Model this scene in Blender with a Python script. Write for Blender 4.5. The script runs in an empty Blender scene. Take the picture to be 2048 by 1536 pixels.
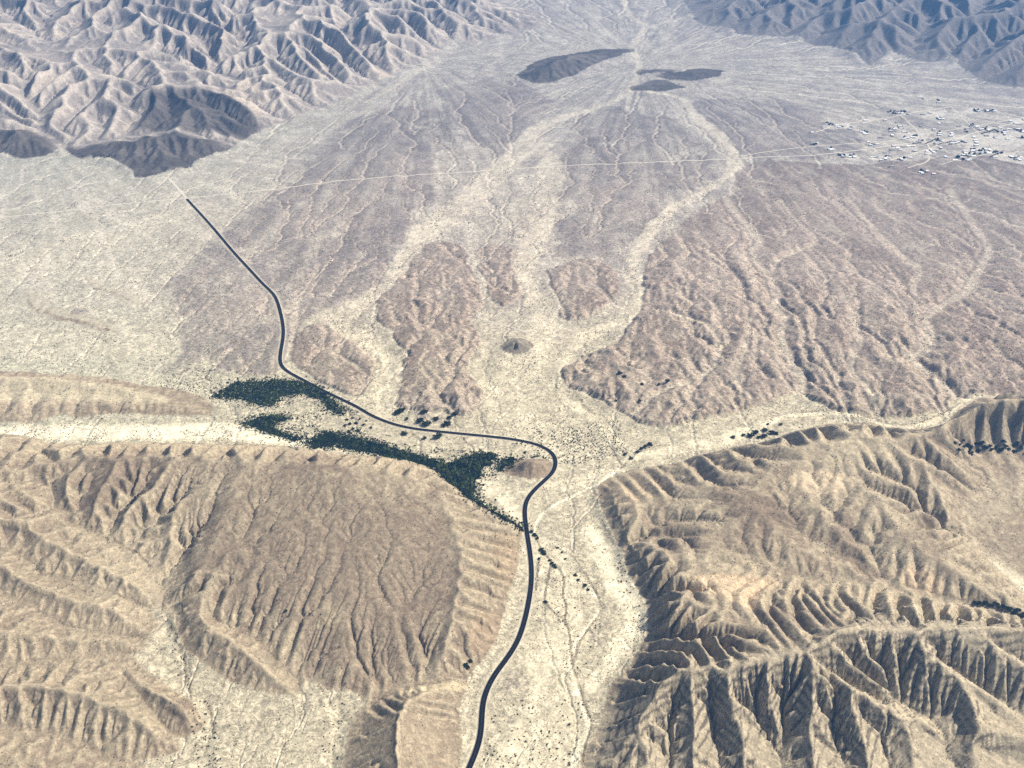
import bpy, math, random, time
import numpy as np
from mathutils import Vector
T_START=time.time()
scene=bpy.context.scene
# ================= camera
CAM_H=1500.0; FPX=2000.0; YH=-450.0; SL=0.02; Y0=2000.0
PITCH=math.atan((768-YH)/FPX)
cam_d=bpy.data.cameras.new('camera'); cam=bpy.data.objects.new('camera',cam_d); scene.collection.objects.link(cam)
cam.location=(0,0,CAM_H); cam.rotation_euler=(math.pi/2-PITCH,0,0)
cam_d.sensor_width=36; cam_d.lens=36*FPX/2048; cam_d.clip_start=1; cam_d.clip_end=80000
scene.camera=cam
# ================= sky, sun, exposure
SUN_EL,SUN_AZ=44.0,72.0      # azimuth clockwise from the view direction (+y)
w=bpy.data.worlds.new('World'); scene.world=w; w.use_nodes=True
nt=w.node_tree; nt.nodes.clear()
wo=nt.nodes.new('ShaderNodeOutputWorld'); bg=nt.nodes.new('ShaderNodeBackground'); sky=nt.nodes.new('ShaderNodeTexSky')
sky.sky_type='NISHITA'; sky.sun_disc=False; sky.sun_elevation=math.radians(SUN_EL); sky.sun_rotation=math.radians(SUN_AZ); sky.altitude=300; sky.dust_density=6; sky.ozone_density=.2
bg.inputs['Strength'].default_value=0.07
nt.links.new(sky.outputs[0],bg.inputs[0]); nt.links.new(bg.outputs[0],wo.inputs[0])
sd=bpy.data.lights.new('sun','SUN'); sd.energy=5.0; sd.angle=math.radians(.5); sd.color=(1,.94,.84)
so=bpy.data.objects.new('sun',sd); scene.collection.objects.link(so)
_e,_a=math.radians(SUN_EL),math.radians(SUN_AZ)
SUN_V=Vector((math.sin(_a)*math.cos(_e),math.cos(_a)*math.cos(_e),math.sin(_e)))
so.rotation_euler=SUN_V.to_track_quat('Z','Y').to_euler(); so.location=(3000,1000,6000)
vs=scene.view_settings; vs.view_transform='Standard'; vs.look='None'; vs.gamma=1; vs.use_curve_mapping=False; vs.exposure=0.50
scene.cycles.use_denoising=False; scene.cycles.volume_bounces=1; scene.cycles.max_bounces=6; scene.cycles.diffuse_bounces=2
rnd=random.Random(5); rs=np.random.RandomState(7)
def link(o): scene.collection.objects.link(o); return o
def tag(o,label=None,cat=None,group=None,kind=None):
    if label: o['label']=label
    if cat: o['category']=cat
    if group: o['group']=group
    if kind: o['kind']=kind
    return o
# ---------- digitised lines: picture position (2048 x 1536 frame) and height above the tilted base plane
ROAD=[(888,1665),(908,1620),(930,1560),(939,1536),(954,1498),(961.6,1467),(965,1410),(972,1383.5),(987,1353),(1013.5,1317.5),(1033,1287),(1046.5,1251.5),(1057.5,1203),(1063,1159),(1062,1124),(1057.5,1089),(1052,1053.5),(1049,1023),(1053,1001),(1066,983),(1088,963),(1106,946),(1111.6,926),(1106,908),(1088,895),(1062,886),(1022,878.5),(974,873),(908,866.6),(864,862),(836,859),(798.6,852),(769,842.5),(740,830),(712,813),(653,785),(604.6,759.6),(575,744),(562.6,733),(560,721.5),(561.6,706),(567,670.5),(564,640),(553.7,602),(543,585),(523,566),(495.6,537),(458,494.5),(424,453.5),(372.5,397)]
L=[]   # constraint lines
def C(*p): L.append(p)
# left hill: crest seen as skyline, hidden back foot
_cr=[(-150,866,40),(0,873,42),(60,880,40),(105,892,30),(140,893,52),(210,892,60),(300,890,66),(400,893,70),(500,896,72),(600,904,74),(660,909,74),(720,917,72),(790,924,68),(845,935,60),(870,950,50),(900,978,38),(930,1000,28),(975,1022,18),(1010,1040,10),(1045,1064,1)]
_cr=[(x,y,h*.85) for x,y,h in _cr]
C(*_cr); C(*[(x+(5 if x>850 else 0),y-7,0) for x,y,h in _cr])
# main left wash and the gullies of the left part
W1=[(-60,930,52),(20,945,44),(56,957,38),(98,967,34),(115,1001,29),(137,1026,25),(168,1057,20),(210,1070,16),(244,1094,12),(281,1116,8),(312,1143,5),(325,1165,3),(327,1192,1),(320,1218,0),(337,1246,0),(354,1278,-1),(366,1312,-1),(373,1346,-2),(376,1381,-2),(403,1395,-2),(420,1425,-3),(420,1466,-3),(410,1503,-3),(410,1560,-4)]
C(*W1)
C((325,920,58),(290,965,44),(250,1005,32),(210,1040,22),(200,1064,17))
C((345,912,66),(300,970,54),(270,1000,47),(245,1030,36),(232,1062,22),(228,1078,14))
C((370,925,60),(375,960,50),(365,985,42),(345,1010,34),(310,1040,23),(270,1075,13),(258,1092,9))
C((400,912,70),(395,950,62),(380,985,54),(350,1020,46),(335,1060,34),(332,1100,24),(322,1132,8))
C((450,930,64),(435,985,52),(415,1030,39),(400,1060,29),(380,1090,20),(355,1120,11),(332,1150,4))
C((480,915,74),(470,970,67),(450,1020,59),(420,1080,47),(400,1120,39),(372,1160,26),(352,1192,10))
C((130,905,50),(105,935,46),(135,975,42),(150,1005,36),(148,1025,26))
C((250,905,64),(215,960,54),(190,1000,44),(180,1040,30))
C((180,900,54),(165,960,44),(165,990,36),(150,1020,27))
# broad face of the left hill: valleys, ridges are set between them
VAL=[[(540,930,68),(520,1000,58),(490,1060,47),(455,1130,36),(430,1190,27),(440,1240,20)],
[(600,930,70),(585,1000,60),(560,1080,49),(545,1150,38),(535,1210,26),(520,1272,12)],
[(665,935,70),(660,1010,61),(640,1090,51),(625,1160,41),(622,1220,30),(638,1290,16),(625,1342,4)],
[(735,945,68),(735,1010,61),(720,1090,52),(705,1160,43),(699,1210,36),(699,1259,28),(709,1302,18),(733,1322,13),(767,1356,6)],
[(800,955,62),(810,1030,56),(800,1110,48),(790,1180,39),(768,1240,29),(758,1285,20),(735,1318,12)],
[(855,975,48),(870,1060,46),(860,1140,40),(835,1200,33),(812,1254,26),(835,1285,20),(860,1303,16),(853,1332,11),(816,1354,8),(772,1370,5)]]
for v in VAL: C(*v)
def _rl(*p): C(*[(x,y,h-6.5*min(1,k/1.0)) for k,(x,y,h) in enumerate(p)])
_rl((510,925,74),(495,1000,64),(460,1070,54),(425,1140,43),(400,1190,34),(395,1225,28))
_rl((570,925,74),(553,1000,66),(525,1075,55),(500,1150,44),(480,1210,32),(478,1250,19),(470,1262,10))
_rl((632,925,76),(623,1005,67),(600,1085,57),(585,1160,46),(578,1230,35),(590,1290,22),(600,1335,6))
_rl((700,932,76),(698,1010,68),(680,1090,58),(666,1165,48),(662,1230,37),(668,1300,27),(665,1350,16),(672,1395,3))
_rl((768,942,72),(772,1020,65),(760,1100,56),(748,1170,47),(733,1235,38),(728,1280,29),(725,1300,20))
_rl((830,952,62),(842,1040,57),(830,1120,49),(815,1180,42),(790,1250,34),(800,1300,26),(775,1340,13))
_rl((700,1340,18),(705,1370,11),(700,1398,2))
# right shoulder and the foot along the road
C((870,952,50),(905,1030,51),(935,1090,50),(940,1150,48),(928,1210,44),(905,1265,38),(890,1300,28),(870,1340,14))
C((1047,1070,0),(1046,1100,0),(1036,1150,0),(1022,1200,0),(1005,1245,0),(998,1280,0),(975,1318,0),(950,1345,0),(932,1364,1))
C((985,1075,26),(1010,1075,16),(1030,1090,7)); C((985,1130,24),(1020,1130,10)); C((965,1180,28),(1005,1185,8)); C((955,1235,24),(985,1240,9)); C((925,1290,16),(960,1300,7))
# wash under the left hill, the tapered spur, the saddle wash
C((430,1240,20),(465,1256,12),(513,1278,8),(530,1300,6),(555,1322,4),(587,1349,2),(621,1356,1),(645,1383,0),(665,1417,-1),(672,1454,-2),(667,1503,-3),(664,1560,-4))
C((355,1186,14),(370,1225,27),(420,1268,27),(470,1298,25),(520,1335,19),(560,1370,10),(590,1391,1))
C((347,1215,2),(350,1252,0),(366,1300,0),(400,1332,0),(450,1362,0),(520,1389,0),(592,1398,0))
C((900,1360,8),(850,1371,6),(810,1382,4),(770,1394,3),(730,1412,1),(705,1430,0),(690,1460,-1),(682,1500,-2),(675,1560,-3))
C((912,1366,12),(850,1386,28),(812,1408,40),(797,1440,50),(792,1480,56),(796,1520,60),(805,1620,66))
C((935,1376,0),(924,1402,0),(926,1440,0),(930,1480,0),(926,1520,0),(915,1570,0))
# lower left ridges and washes
C((-80,1085,30),(0,1094,24),(37,1101,21),(61,1126,17),(76,1150,14),(122,1162,10),(183,1177,7),(244,1197,4),(293,1211,1),(315,1216,0))
C((-80,1025,62),(0,1040,50),(50,1048,44),(60,1085,38),(120,1110,34),(190,1140,28),(250,1165,22),(285,1185,13),(308,1205,3))
C((-100,960,62),(0,975,50),(50,1000,42),(110,1030,30))
C((-80,1165,26),(0,1178,20),(37,1198,16),(61,1210,14),(105,1232,10),(127,1256,8),(195,1266,5),(244,1271,3),(288,1276,1),(340,1285,-1))
C((-80,1110,44),(0,1120,40),(40,1150,35),(100,1178,30),(165,1200,25),(220,1225,20),(262,1240,12),(290,1256,4))
C((-80,1345,22),(0,1334,17),(60,1326,13),(115,1317,9),(171,1312,6),(220,1308,3),(266,1311,1),(293,1325,0),(361,1354,-2))
C((-80,1250,38),(0,1262,32),(90,1268,24),(120,1280,21),(180,1283,17),(245,1282,13),(266,1300,3))
C((258,1346,8),(275,1356,18),(300,1380,22),(340,1398,24),(380,1412,20),(398,1440,9),(404,1460,0))
C((272,1336,3),(310,1356,1),(340,1378,0),(385,1400,0),(408,1440,-1))
C((256,1362,8),(280,1395,7),(300,1416,6),(320,1440,4),(355,1478,1),(384,1484,-1))
C((-80,1365,48),(0,1375,42),(80,1378,40),(150,1388,37),(215,1405,32),(280,1425,24),(330,1455,14),(358,1500,1))
C((-80,1435,20),(24,1456,14),(105,1466,10),(146,1476,8),(190,1490,6),(215,1512,4),(293,1520,1),(361,1522,-2),(405,1532,-4))
C((-80,1540,30),(0,1510,22),(60,1500,17),(120,1520,14),(180,1545,11))
C((20,1440,20),(35,1405,34)); C((65,1385,36),(70,1455,14)); C((100,1385,38),(120,1440,18)); C((150,1470,12),(145,1425,24)); C((200,1420,30),(205,1480,9)); C((260,1435,25),(270,1500,6))
# right hill: west foot, west rim
C((1192,984,0),(1197,1010,0),(1211,1050,0),(1226,1085,0),(1245,1106,0),(1252,1135,0),(1264,1165,0),(1276,1185,0),(1290,1203,0),(1298,1240,0),(1286,1278,0),(1268,1312,0),(1248,1343,0),(1223,1366,0),(1206,1405,0),(1199,1436,0),(1187,1474,0),(1174,1490,0),(1162,1527,0),(1155,1570,0))
C((1205,968,12),(1220,980,26),(1232,1010,34),(1246,1050,38),(1268,1082,40),(1300,1118,48),(1326,1150,55),(1345,1172,60),(1340,1190,62),(1338,1206,64),(1362,1228,68),(1395,1245,73),(1420,1270,78),(1410,1290,82),(1380,1308,87),(1362,1326,92),(1358,1342,96))
C((1350,1008,42),(1326,1045,31),(1282,1080,15),(1252,1104,2))
C((1380,1247,70),(1340,1250,44),(1302,1252,4)); C((1385,1300,84),(1340,1292,54),(1290,1284,5)); C((1365,1312,87),(1320,1308,56),(1272,1312,4)); C((1357,1335,93),(1300,1341,54),(1252,1344,4)); C((1314,1373,84),(1270,1367,48),(1226,1366,4))
C((1365,1268,44),(1325,1270,20),(1292,1270,0)); C((1350,1304,58),(1310,1300,28),(1276,1300,0)); C((1345,1322,60),(1300,1326,28),(1260,1328,0)); C((1315,1356,56),(1275,1355,24),(1238,1354,0)); C((1290,1392,40),(1250,1400,17),(1207,1402,0)); C((1262,1440,34),(1225,1450,12),(1196,1452,0))
C((1345,1188,34),(1310,1192,14),(1292,1202,1)); C((1300,1135,28),(1280,1150,10)); C((1318,1165,34),(1290,1180,8))
# crest of the badlands
C((1358,1344,96),(1400,1347,100),(1438,1346,104),(1528,1329,112),(1614,1317,120),(1640,1300,124),(1665,1275,126),(1690,1262,126),(1720,1258,124),(1770,1268,116),(1830,1268,116),(1850,1262,120),(1890,1255,124),(1920,1246,124),(1970,1255,120),(2048,1262,112),(2140,1270,104))
C((1358,1344,96),(1316,1373,84),(1318,1395,78),(1272,1427,62),(1274,1464,53),(1300,1500,42),(1312,1570,24)); C((1274,1464,53),(1238,1488,34),(1195,1491,8))
C((1345,1372,76),(1350,1405,55),(1343,1440,40),(1340,1473,28),(1336,1527,13),(1334,1580,4))
C((1386,1350,98),(1388,1380,87),(1390,1405,77),(1394,1450,62),(1390,1478,52),(1385,1510,40),(1380,1580,22))
C((1418,1362,80),(1424,1417,48),(1431,1454,32),(1438,1503,18),(1440,1580,6))
C((1440,1348,104),(1450,1381,90),(1458,1417,77),(1475,1454,62),(1480,1500,47),(1472,1580,30))
C((1498,1352,92),(1510,1400,60),(1525,1440,40),(1548,1475,27),(1562,1510,19),(1566,1580,9))
C((1540,1330,111),(1542,1370,93),(1536,1405,76),(1548,1445,52),(1562,1478,30))
C((1572,1342,98),(1568,1381,66),(1566,1420,46),(1568,1454,34),(1563,1490,24))
C((1617,1318,120),(1628,1351,106),(1634,1380,94),(1633,1405,85),(1622,1454,66),(1627,1503,50),(1640,1580,32))
C((1648,1356,92),(1662,1385,68),(1669,1410,55),(1668,1454,38),(1685,1486,26),(1692,1522,17),(1680,1580,8))
C((1624,1319,119),(1665,1358,108),(1700,1375,100),(1729,1388,92),(1763,1415,78),(1804,1437,60),(1841,1443,46),(1878,1450,32))
C((1697,1376,99),(1693,1425,79),(1705,1455,66),(1727,1495,50),(1742,1580,30))
C((1722,1405,74),(1740,1440,50),(1768,1467,36),(1777,1515,23),(1775,1580,12))
C((1804,1439,58),(1815,1475,49),(1820,1515,40),(1828,1580,27))
C((1798,1305,88),(1804,1344,68),(1807,1381,52),(1812,1405,44),(1853,1427,36),(1902,1437,30),(1914,1466,26),(1890,1496,22),(1897,1515,20),(1914,1545,18),(1930,1590,14))
C((1655,1288,122),(1690,1318,106),(1724,1342,90),(1755,1370,72),(1785,1400,50)); C((1699,1266,124),(1722,1300,106),(1750,1335,86),(1796,1378,57)); C((1772,1270,116),(1786,1310,96),(1800,1340,72))
C((1642,1322,108),(1690,1352,80),(1740,1385,60),(1780,1404,48)); C((1680,1288,110),(1715,1325,80),(1750,1358,64),(1792,1388,50)); C((1735,1276,108),(1765,1320,78),(1796,1352,64))
C((1833,1270,116),(1842,1307,105),(1852,1332,99),(1880,1345,92),(1914,1361,84),(1936,1390,76),(1941,1430,67),(1949,1462,59),(1938,1490,49),(1935,1530,38),(1945,1590,28))
C((1860,1360,74),(1880,1400,52),(1898,1430,33))
C((1905,1256,121),(1930,1285,110),(1950,1303,103),(2002,1322,95),(2046,1346,87),(2130,1378,76))
C((1868,1290,94),(1900,1325,76),(1940,1352,62),(1975,1375,52),(2010,1395,44),(2048,1425,36),(2120,1455,26))
C((1949,1462,59),(2012,1466,53),(2048,1472,50),(2130,1482,44)); C((1962,1440,50),(2010,1448,40),(2080,1470,30)); C((1962,1500,36),(2010,1516,28),(2080,1545,20))
C((2000,1300,88),(2040,1310,78),(2120,1335,66))
# north crest of the right hill with its hidden back foot
_nc=[(1245,949,3),(1330,933,20),(1400,916,34),(1450,903,46),(1537,887,60),(1590,868,70),(1666,853,80),(1724,851,84),(1760,856,82),(1797,865,76),(1859,866,76),(1900,853,84),(1930,830,94),(1958,809,104),(1975,803,106),(2048,801,110),(2150,800,114)]
C(*_nc); C(*[(x-(14 if x>1890 else 0),y-6,0) for x,y,h in _nc])
C((1900,850,40),(1925,825,34),(1945,806,30)); C((1890,846,2),(1912,826,2),(1930,806,2))
C((1912,890,20),(1960,902,12),(2048,907,9),(2140,907,8)); C((1990,927,5),(1968,962,5),(1940,994,5),(1930,1016,5),(1938,1054,4),(1960,1085,3),(1980,1118,2),(2012,1150,1),(2048,1186,0),(2140,1240,0)); C((2048,960,4),(2048,1080,2),(2140,1000,3))
for _x in (1985,2020,2060): C((_x,806,104),(_x-8,840,64),(_x-14,885,20))
for _x in (1965,2003,2040): C((_x,815,92),(_x-8,850,44),(_x-12,890,14))
# plateau channels and ridges of the right hill
C((1400,1070,58),(1436,1089,54),(1515,1120,46),(1572,1142,40),(1634,1160,35),(1700,1165,31),(1760,1172,27),(1802,1187,23),(1841,1194,20),(1902,1211,16),(1987,1221,11),(2060,1236,8),(2150,1250,4))
C((1548,970,62),(1575,984,58),(1580,1018,53),(1582,1053,48),(1624,1075,43),(1665,1094,39),(1694,1116,35),(1738,1141,30),(1797,1177,24))
C((1658,1018,60),(1685,1031,55),(1716,1065,47),(1743,1094,40),(1755,1131,33),(1750,1150,29))
C((1812,940,58),(1846,987,42),(1878,1031,26),(1909,1062,11),(1936,1074,4))
C((1480,1000,68),(1540,1040,64),(1600,1090,57),(1660,1125,50),(1720,1150,41),(1770,1166,32))
C((1620,1010,64),(1650,1050,60),(1690,1085,55),(1720,1115,48),(1740,1130,40))
C((1760,990,66),(1790,1040,62),(1830,1090,57),(1880,1130,52),(1940,1170,44),(1990,1195,34),(2040,1216,20))
C((1945,1100,28),(1990,1140,28),(2032,1176,22))
C((1800,925,66),(1870,935,58),(1890,970,50),(1902,1000,42),(1897,1040,30),(1905,1058,16))
C((1250,965,20),(1320,975,36),(1400,975,50),(1470,955,60),(1600,930,70),(1700,900,78)); C((1640,960,63),(1690,970,62))
C((1340,1100,54),(1400,1130,58),(1470,1165,62),(1440,1200,70),(1540,1235,84),(1620,1255,102))
C((1740,1228,84),(1729,1217,74),(1670,1183,48),(1652,1168,37)); C((1800,1240,106),(1815,1218,84),(1850,1205,58),(1895,1216,30))
C((1700,1240,104),(1690,1215,76)); C((1900,1238,104),(1950,1236,70),(2010,1232,30))
C((1500,1190,66),(1560,1180,54),(1610,1172,44))
# hillocks by the road bend and in the wash
C((1012,940,4),(1030,930,17),(1060,926,25),(1090,928,19),(1102,936,5)); C((1000,948,0),(1025,956,0),(1060,963,0),(1090,953,0),(1104,940,0)); C((1004,941,0),(1028,922,0),(1060,918,0),(1096,920,0),(1107,932,0))
C((1008,695,10),(1020,684,26),(1034,680,33),(1054,686,20),(1062,691,6)); C((1036,682,31),(1046,698,12)); C((1026,700,6),(1030,690,14)); C((1003,698,0),(1010,708,0),(1028,714,0),(1055,707,0),(1068,696,0),(1070,687,0),(1042,673,0),(1018,675,0),(1003,690,0))
# low pale ridges at the left edge
C((-60,750,20),(0,752,22),(60,751,25),(130,758,23),(200,766,19),(280,776,13),(350,790,8),(430,801,0)); C((-60,740,0),(0,742,0),(130,748,0),(250,762,0),(400,785,0),(440,800,0))
C((-60,780,12),(60,785,13),(160,790,13),(260,795,11))
C((-60,800,16),(0,801,16),(60,808,16),(115,806,19),(180,805,19),(225,809,17),(300,811,14),(380,822,8),(436,830,0)); C((-60,852,0),(0,850,0),(60,850,0),(120,833,0),(160,838,0),(230,829,0),(330,833,0),(436,836,0)); C((-60,832,7),(30,832,8),(90,828,6))
C((58,585,5),(72,612,7),(110,628,7),(170,643,9),(240,664,3)); C((55,600,0),(62,626,0),(110,642,0),(170,658,0),(240,672,0)); C((80,585,1),(120,615,1),(180,632,1),(250,655,1))
C((172,548,4),(190,568,4),(215,578,4),(255,593,5),(278,611,2)); C((168,556,0),(185,576,0),(212,588,0),(250,604,0)); C((185,545,0),(205,562,0),(265,585,0))
# dark hills on the far fan
C((1040,150,14),(1055,141,38),(1080,130,62),(1130,119,72),(1200,105,50),(1263,99,3)); C((1036,154,0),(1045,163,0),(1075,167,0),(1110,166,0),(1145,156,0),(1200,131,0),(1240,114,0),(1266,100,0)); C((1036,150,0),(1070,122,0),(1125,111,0),(1200,99,0),(1262,96,0))
C((1268,177,8),(1285,169,28),(1312,163,38),(1340,168,20),(1364,174,2)); C((1264,181,0),(1275,185,0),(1330,185,0),(1366,176,0)); C((1268,173,0),(1312,158,0),(1366,172,0))
C((1277,144,8),(1305,138,20),(1345,141,2)); C((1275,147,0),(1310,147,0),(1347,143,0)); C((1290,136,0),(1330,136,0))
C((1332,160,6),(1370,150,28),(1405,141,34),(1450,143,3)); C((1330,163,0),(1385,163,0),(1440,154,0),(1453,145,0)); C((1360,147,0),(1405,136,0),(1452,141,0))
_n0=len(L)
# left mountains: foot and main ridges
FOOTL=[(-250,318),(-100,316),(0,315),(50,319),(105,312),(120,300),(150,316),(200,320),(225,326),(262,345),(270,355),(300,354),(340,346),(385,332),(400,322),(450,306),(500,275),(560,248),(620,226),(700,196),(740,170),(800,150),(850,128),(885,100),(905,88),(960,86),(1010,72),(1070,58),(1086,40),(1075,20),(1000,8),(960,-10),(1000,-60)]
C(*[(x,y,0) for x,y in FOOTL])
C((272,346,14),(300,334,38),(340,326,40),(385,327,8)); C((262,340,4),(300,322,12),(345,316,16),(400,315,8))
C((155,308,20),(190,298,48),(250,296,62),(300,285,78),(360,276,80),(420,280,55),(455,296,8))
C((-100,270,100),(0,285,70),(40,278,72),(80,280,50),(108,303,8)); C((120,285,14),(180,262,26),(240,262,34),(300,272,40))
C((280,250,40),(320,224,92),(370,212,110),(430,214,96),(480,232,56),(520,262,8))
C((140,240,70),(180,212,120),(260,198,140),(340,183,160),(400,172,160),(450,205,90),(560,235,16)); C((0,222,110),(60,226,90),(130,250,40))
C((130,225,80),(200,232,60),(260,240,52)); 
C((110,190,170),(165,160,200),(240,138,230),(300,126,245),(350,108,250),(430,100,235),(500,130,170),(560,180,90),(620,218,10))
C((-100,140,330),(0,130,300),(60,76,330),(150,76,330),(260,82,320),(360,92,300),(420,100,280)); C((50,190,130),(100,215,90),(160,205,90)); C((500,150,150),(580,170,100),(660,160,80),(720,178,20)); C((430,100,235),(500,108,230),(580,112,190),(660,120,140),(740,140,60),(790,150,8))
C((-100,60,520),(0,48,480),(60,40,470),(150,45,470),(260,60,440),(350,70,400),(450,80,360),(560,88,300)); C((330,100,220),(400,125,150),(470,140,130)); C((560,88,300),(640,70,300),(700,50,290),(760,25,300),(800,0,290))
C((700,50,290),(760,80,200),(820,95,120),(880,95,20)); C((760,25,300),(830,45,220),(900,50,130),(960,60,70),(1005,70,8)); C((830,45,220),(900,25,180),(980,15,110),(1040,25,60),(1080,40,4))
C((-100,-20,760),(60,-20,720),(200,-15,660),(320,10,560),(400,30,480)); C((500,-20,560),(560,10,460),(620,40,360)); C((200,-80,900),(500,-70,800),(800,-60,560),(920,-40,300),(960,-20,40)); C((-250,-60,900),(-100,-90,950),(200,-110,950)); C((640,0,360),(690,20,300),(720,10,300)); C((-250,200,240),(-120,190,230),(0,190,170)); C((-250,90,480),(-100,60,520))
# right mountains
FOOTR=[(1340,-30),(1370,10),(1385,40),(1396,48),(1425,56),(1460,60),(1478,70),(1530,76),(1595,76),(1622,91),(1660,97),(1700,108),(1740,131),(1775,112),(1800,112),(1860,130),(1900,118),(1930,142),(1960,162),(2000,174),(2048,180),(2180,196),(2320,210)]
C(*[(x,y,0) for x,y in FOOTR])
C((1388,40,6),(1410,20,60),(1450,0,140),(1520,-30,260),(1600,-60,380)); C((1470,62,10),(1500,40,70),(1540,10,160),(1600,-20,280),(1700,-60,420),(1850,-80,560),(2000,-80,640),(2200,-60,700))
C((1590,72,10),(1615,45,90),(1640,10,190),(1680,-30,330)); C((1665,92,14),(1690,55,120),(1720,15,250),(1770,-30,400)); C((1740,122,20),(1750,75,120),(1790,30,260),(1840,-20,420))
C((1800,108,10),(1830,70,120),(1860,30,240),(1900,-10,400)); C((1900,116,10),(1905,70,150),(1940,30,290),(1980,-20,460)); C((1935,138,14),(1975,100,110),(2020,60,240),(2080,10,420)); C((2010,168,10),(2050,130,120),(2100,90,240),(2200,30,460)); C((1640,50,60),(1660,70,40)); C((1700,90,40),(1715,100,30),(1735,95,60))
C((1560,-100,300),(1800,-130,600),(2200,-120,800))
for _i in range(_n0,len(L)): L[_i]=tuple((x,y,2.7*max(h,0)**.70) for x,y,h in L[_i])
# ---------- flat outlines
POLY={
't1':[(345,580),(380,510),(470,440),(600,330),(700,250),(800,215),(860,215),(900,260),(880,330),(850,400),(800,480),(770,560),(700,610),(640,645),(600,645),(575,632),(572,690),(556,735),(540,742),(470,745),(400,710),(380,690),(340,665),(330,640),(352,605)],
't2':[(610,660),(650,640),(680,665),(745,700),(748,740),(740,770),(715,795),(640,762),(590,735),(585,700)],
't3':[(905,485),(935,500),(945,540),(965,590),(970,620),(940,640),(960,680),(940,720),(950,760),(965,790),(940,830),(880,822),(790,815),(780,780),(800,740),(820,710),(790,680),(760,640),(750,610),(775,580),(800,545),(820,500),(850,485)],
't4':[(950,500),(1000,490),(1025,510),(1030,560),(1040,590),(1020,615),(980,600),(975,565),(955,540)],
't5':[(1090,548),(1150,520),(1220,530),(1240,560),(1230,590),(1200,620),(1130,645),(1120,610),(1105,575)],
't6':[(1125,420),(1110,380),(1130,340),(1120,270),(1150,230),(1240,210),(1340,230),(1400,290),(1430,335),(1400,375),(1320,410),(1280,470),(1240,500),(1160,512),(1120,512),(1110,460)],
't7':[(1122,748),(1160,715),(1230,690),(1262,650),(1292,600),(1282,550),(1330,480),(1400,420),(1470,380),(1485,330),(1600,322),(1700,330),(2200,350),(2200,790),(1926,795),(1880,825),(1750,838),(1650,812),(1600,790),(1540,800),(1440,835),(1310,855),(1270,838),(1240,822),(1180,790),(1130,775)],
't8':[(1480,310),(1380,215),(1440,190),(1560,210),(1680,250),(1720,290),(1600,312)],
't9':[(930,260),(880,200),(900,170),(1000,165),(1090,185),(1105,205),(1060,245),(1010,300),(970,320)],
}
CHAN=[ # incised channels: points, depth, half width (px at the line)
([(1440,380),(1476,431),(1500,455),(1517,486),(1503,510),(1534,550),(1554,591),(1548,612),(1568,639),(1560,670),(1571,707),(1588,741),(1604,768),(1595,786),(1565,800)],24,15),
([(1560,400),(1589,438),(1633,482),(1600,500),(1560,520),(1541,545)],12,8),
([(1900,380),(1963,472),(1977,499),(1957,540),(1929,584),(1899,601),(1865,625),(1851,646),(1861,670),(1851,704),(1817,714),(1834,731),(1868,755),(1909,789),(1926,803)],24,15),
([(1700,400),(1760,470),(1810,516),(1841,540),(1827,584),(1862,626)],12,9),
([(1060,500),(1085,545),(1100,575),(1125,620),(1132,645)],10,6),
([(1300,620),(1400,650),(1440,700),(1400,760),(1320,790),(1270,830)],12,9),
([(1500,640),(1490,700),(1470,760),(1500,800)],9,8),
([(1700,620),(1720,690),(1700,740),(1740,790),(1750,830)],10,8),
([(640,530),(600,600),(590,660),(572,720)],6,6),
]
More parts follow.
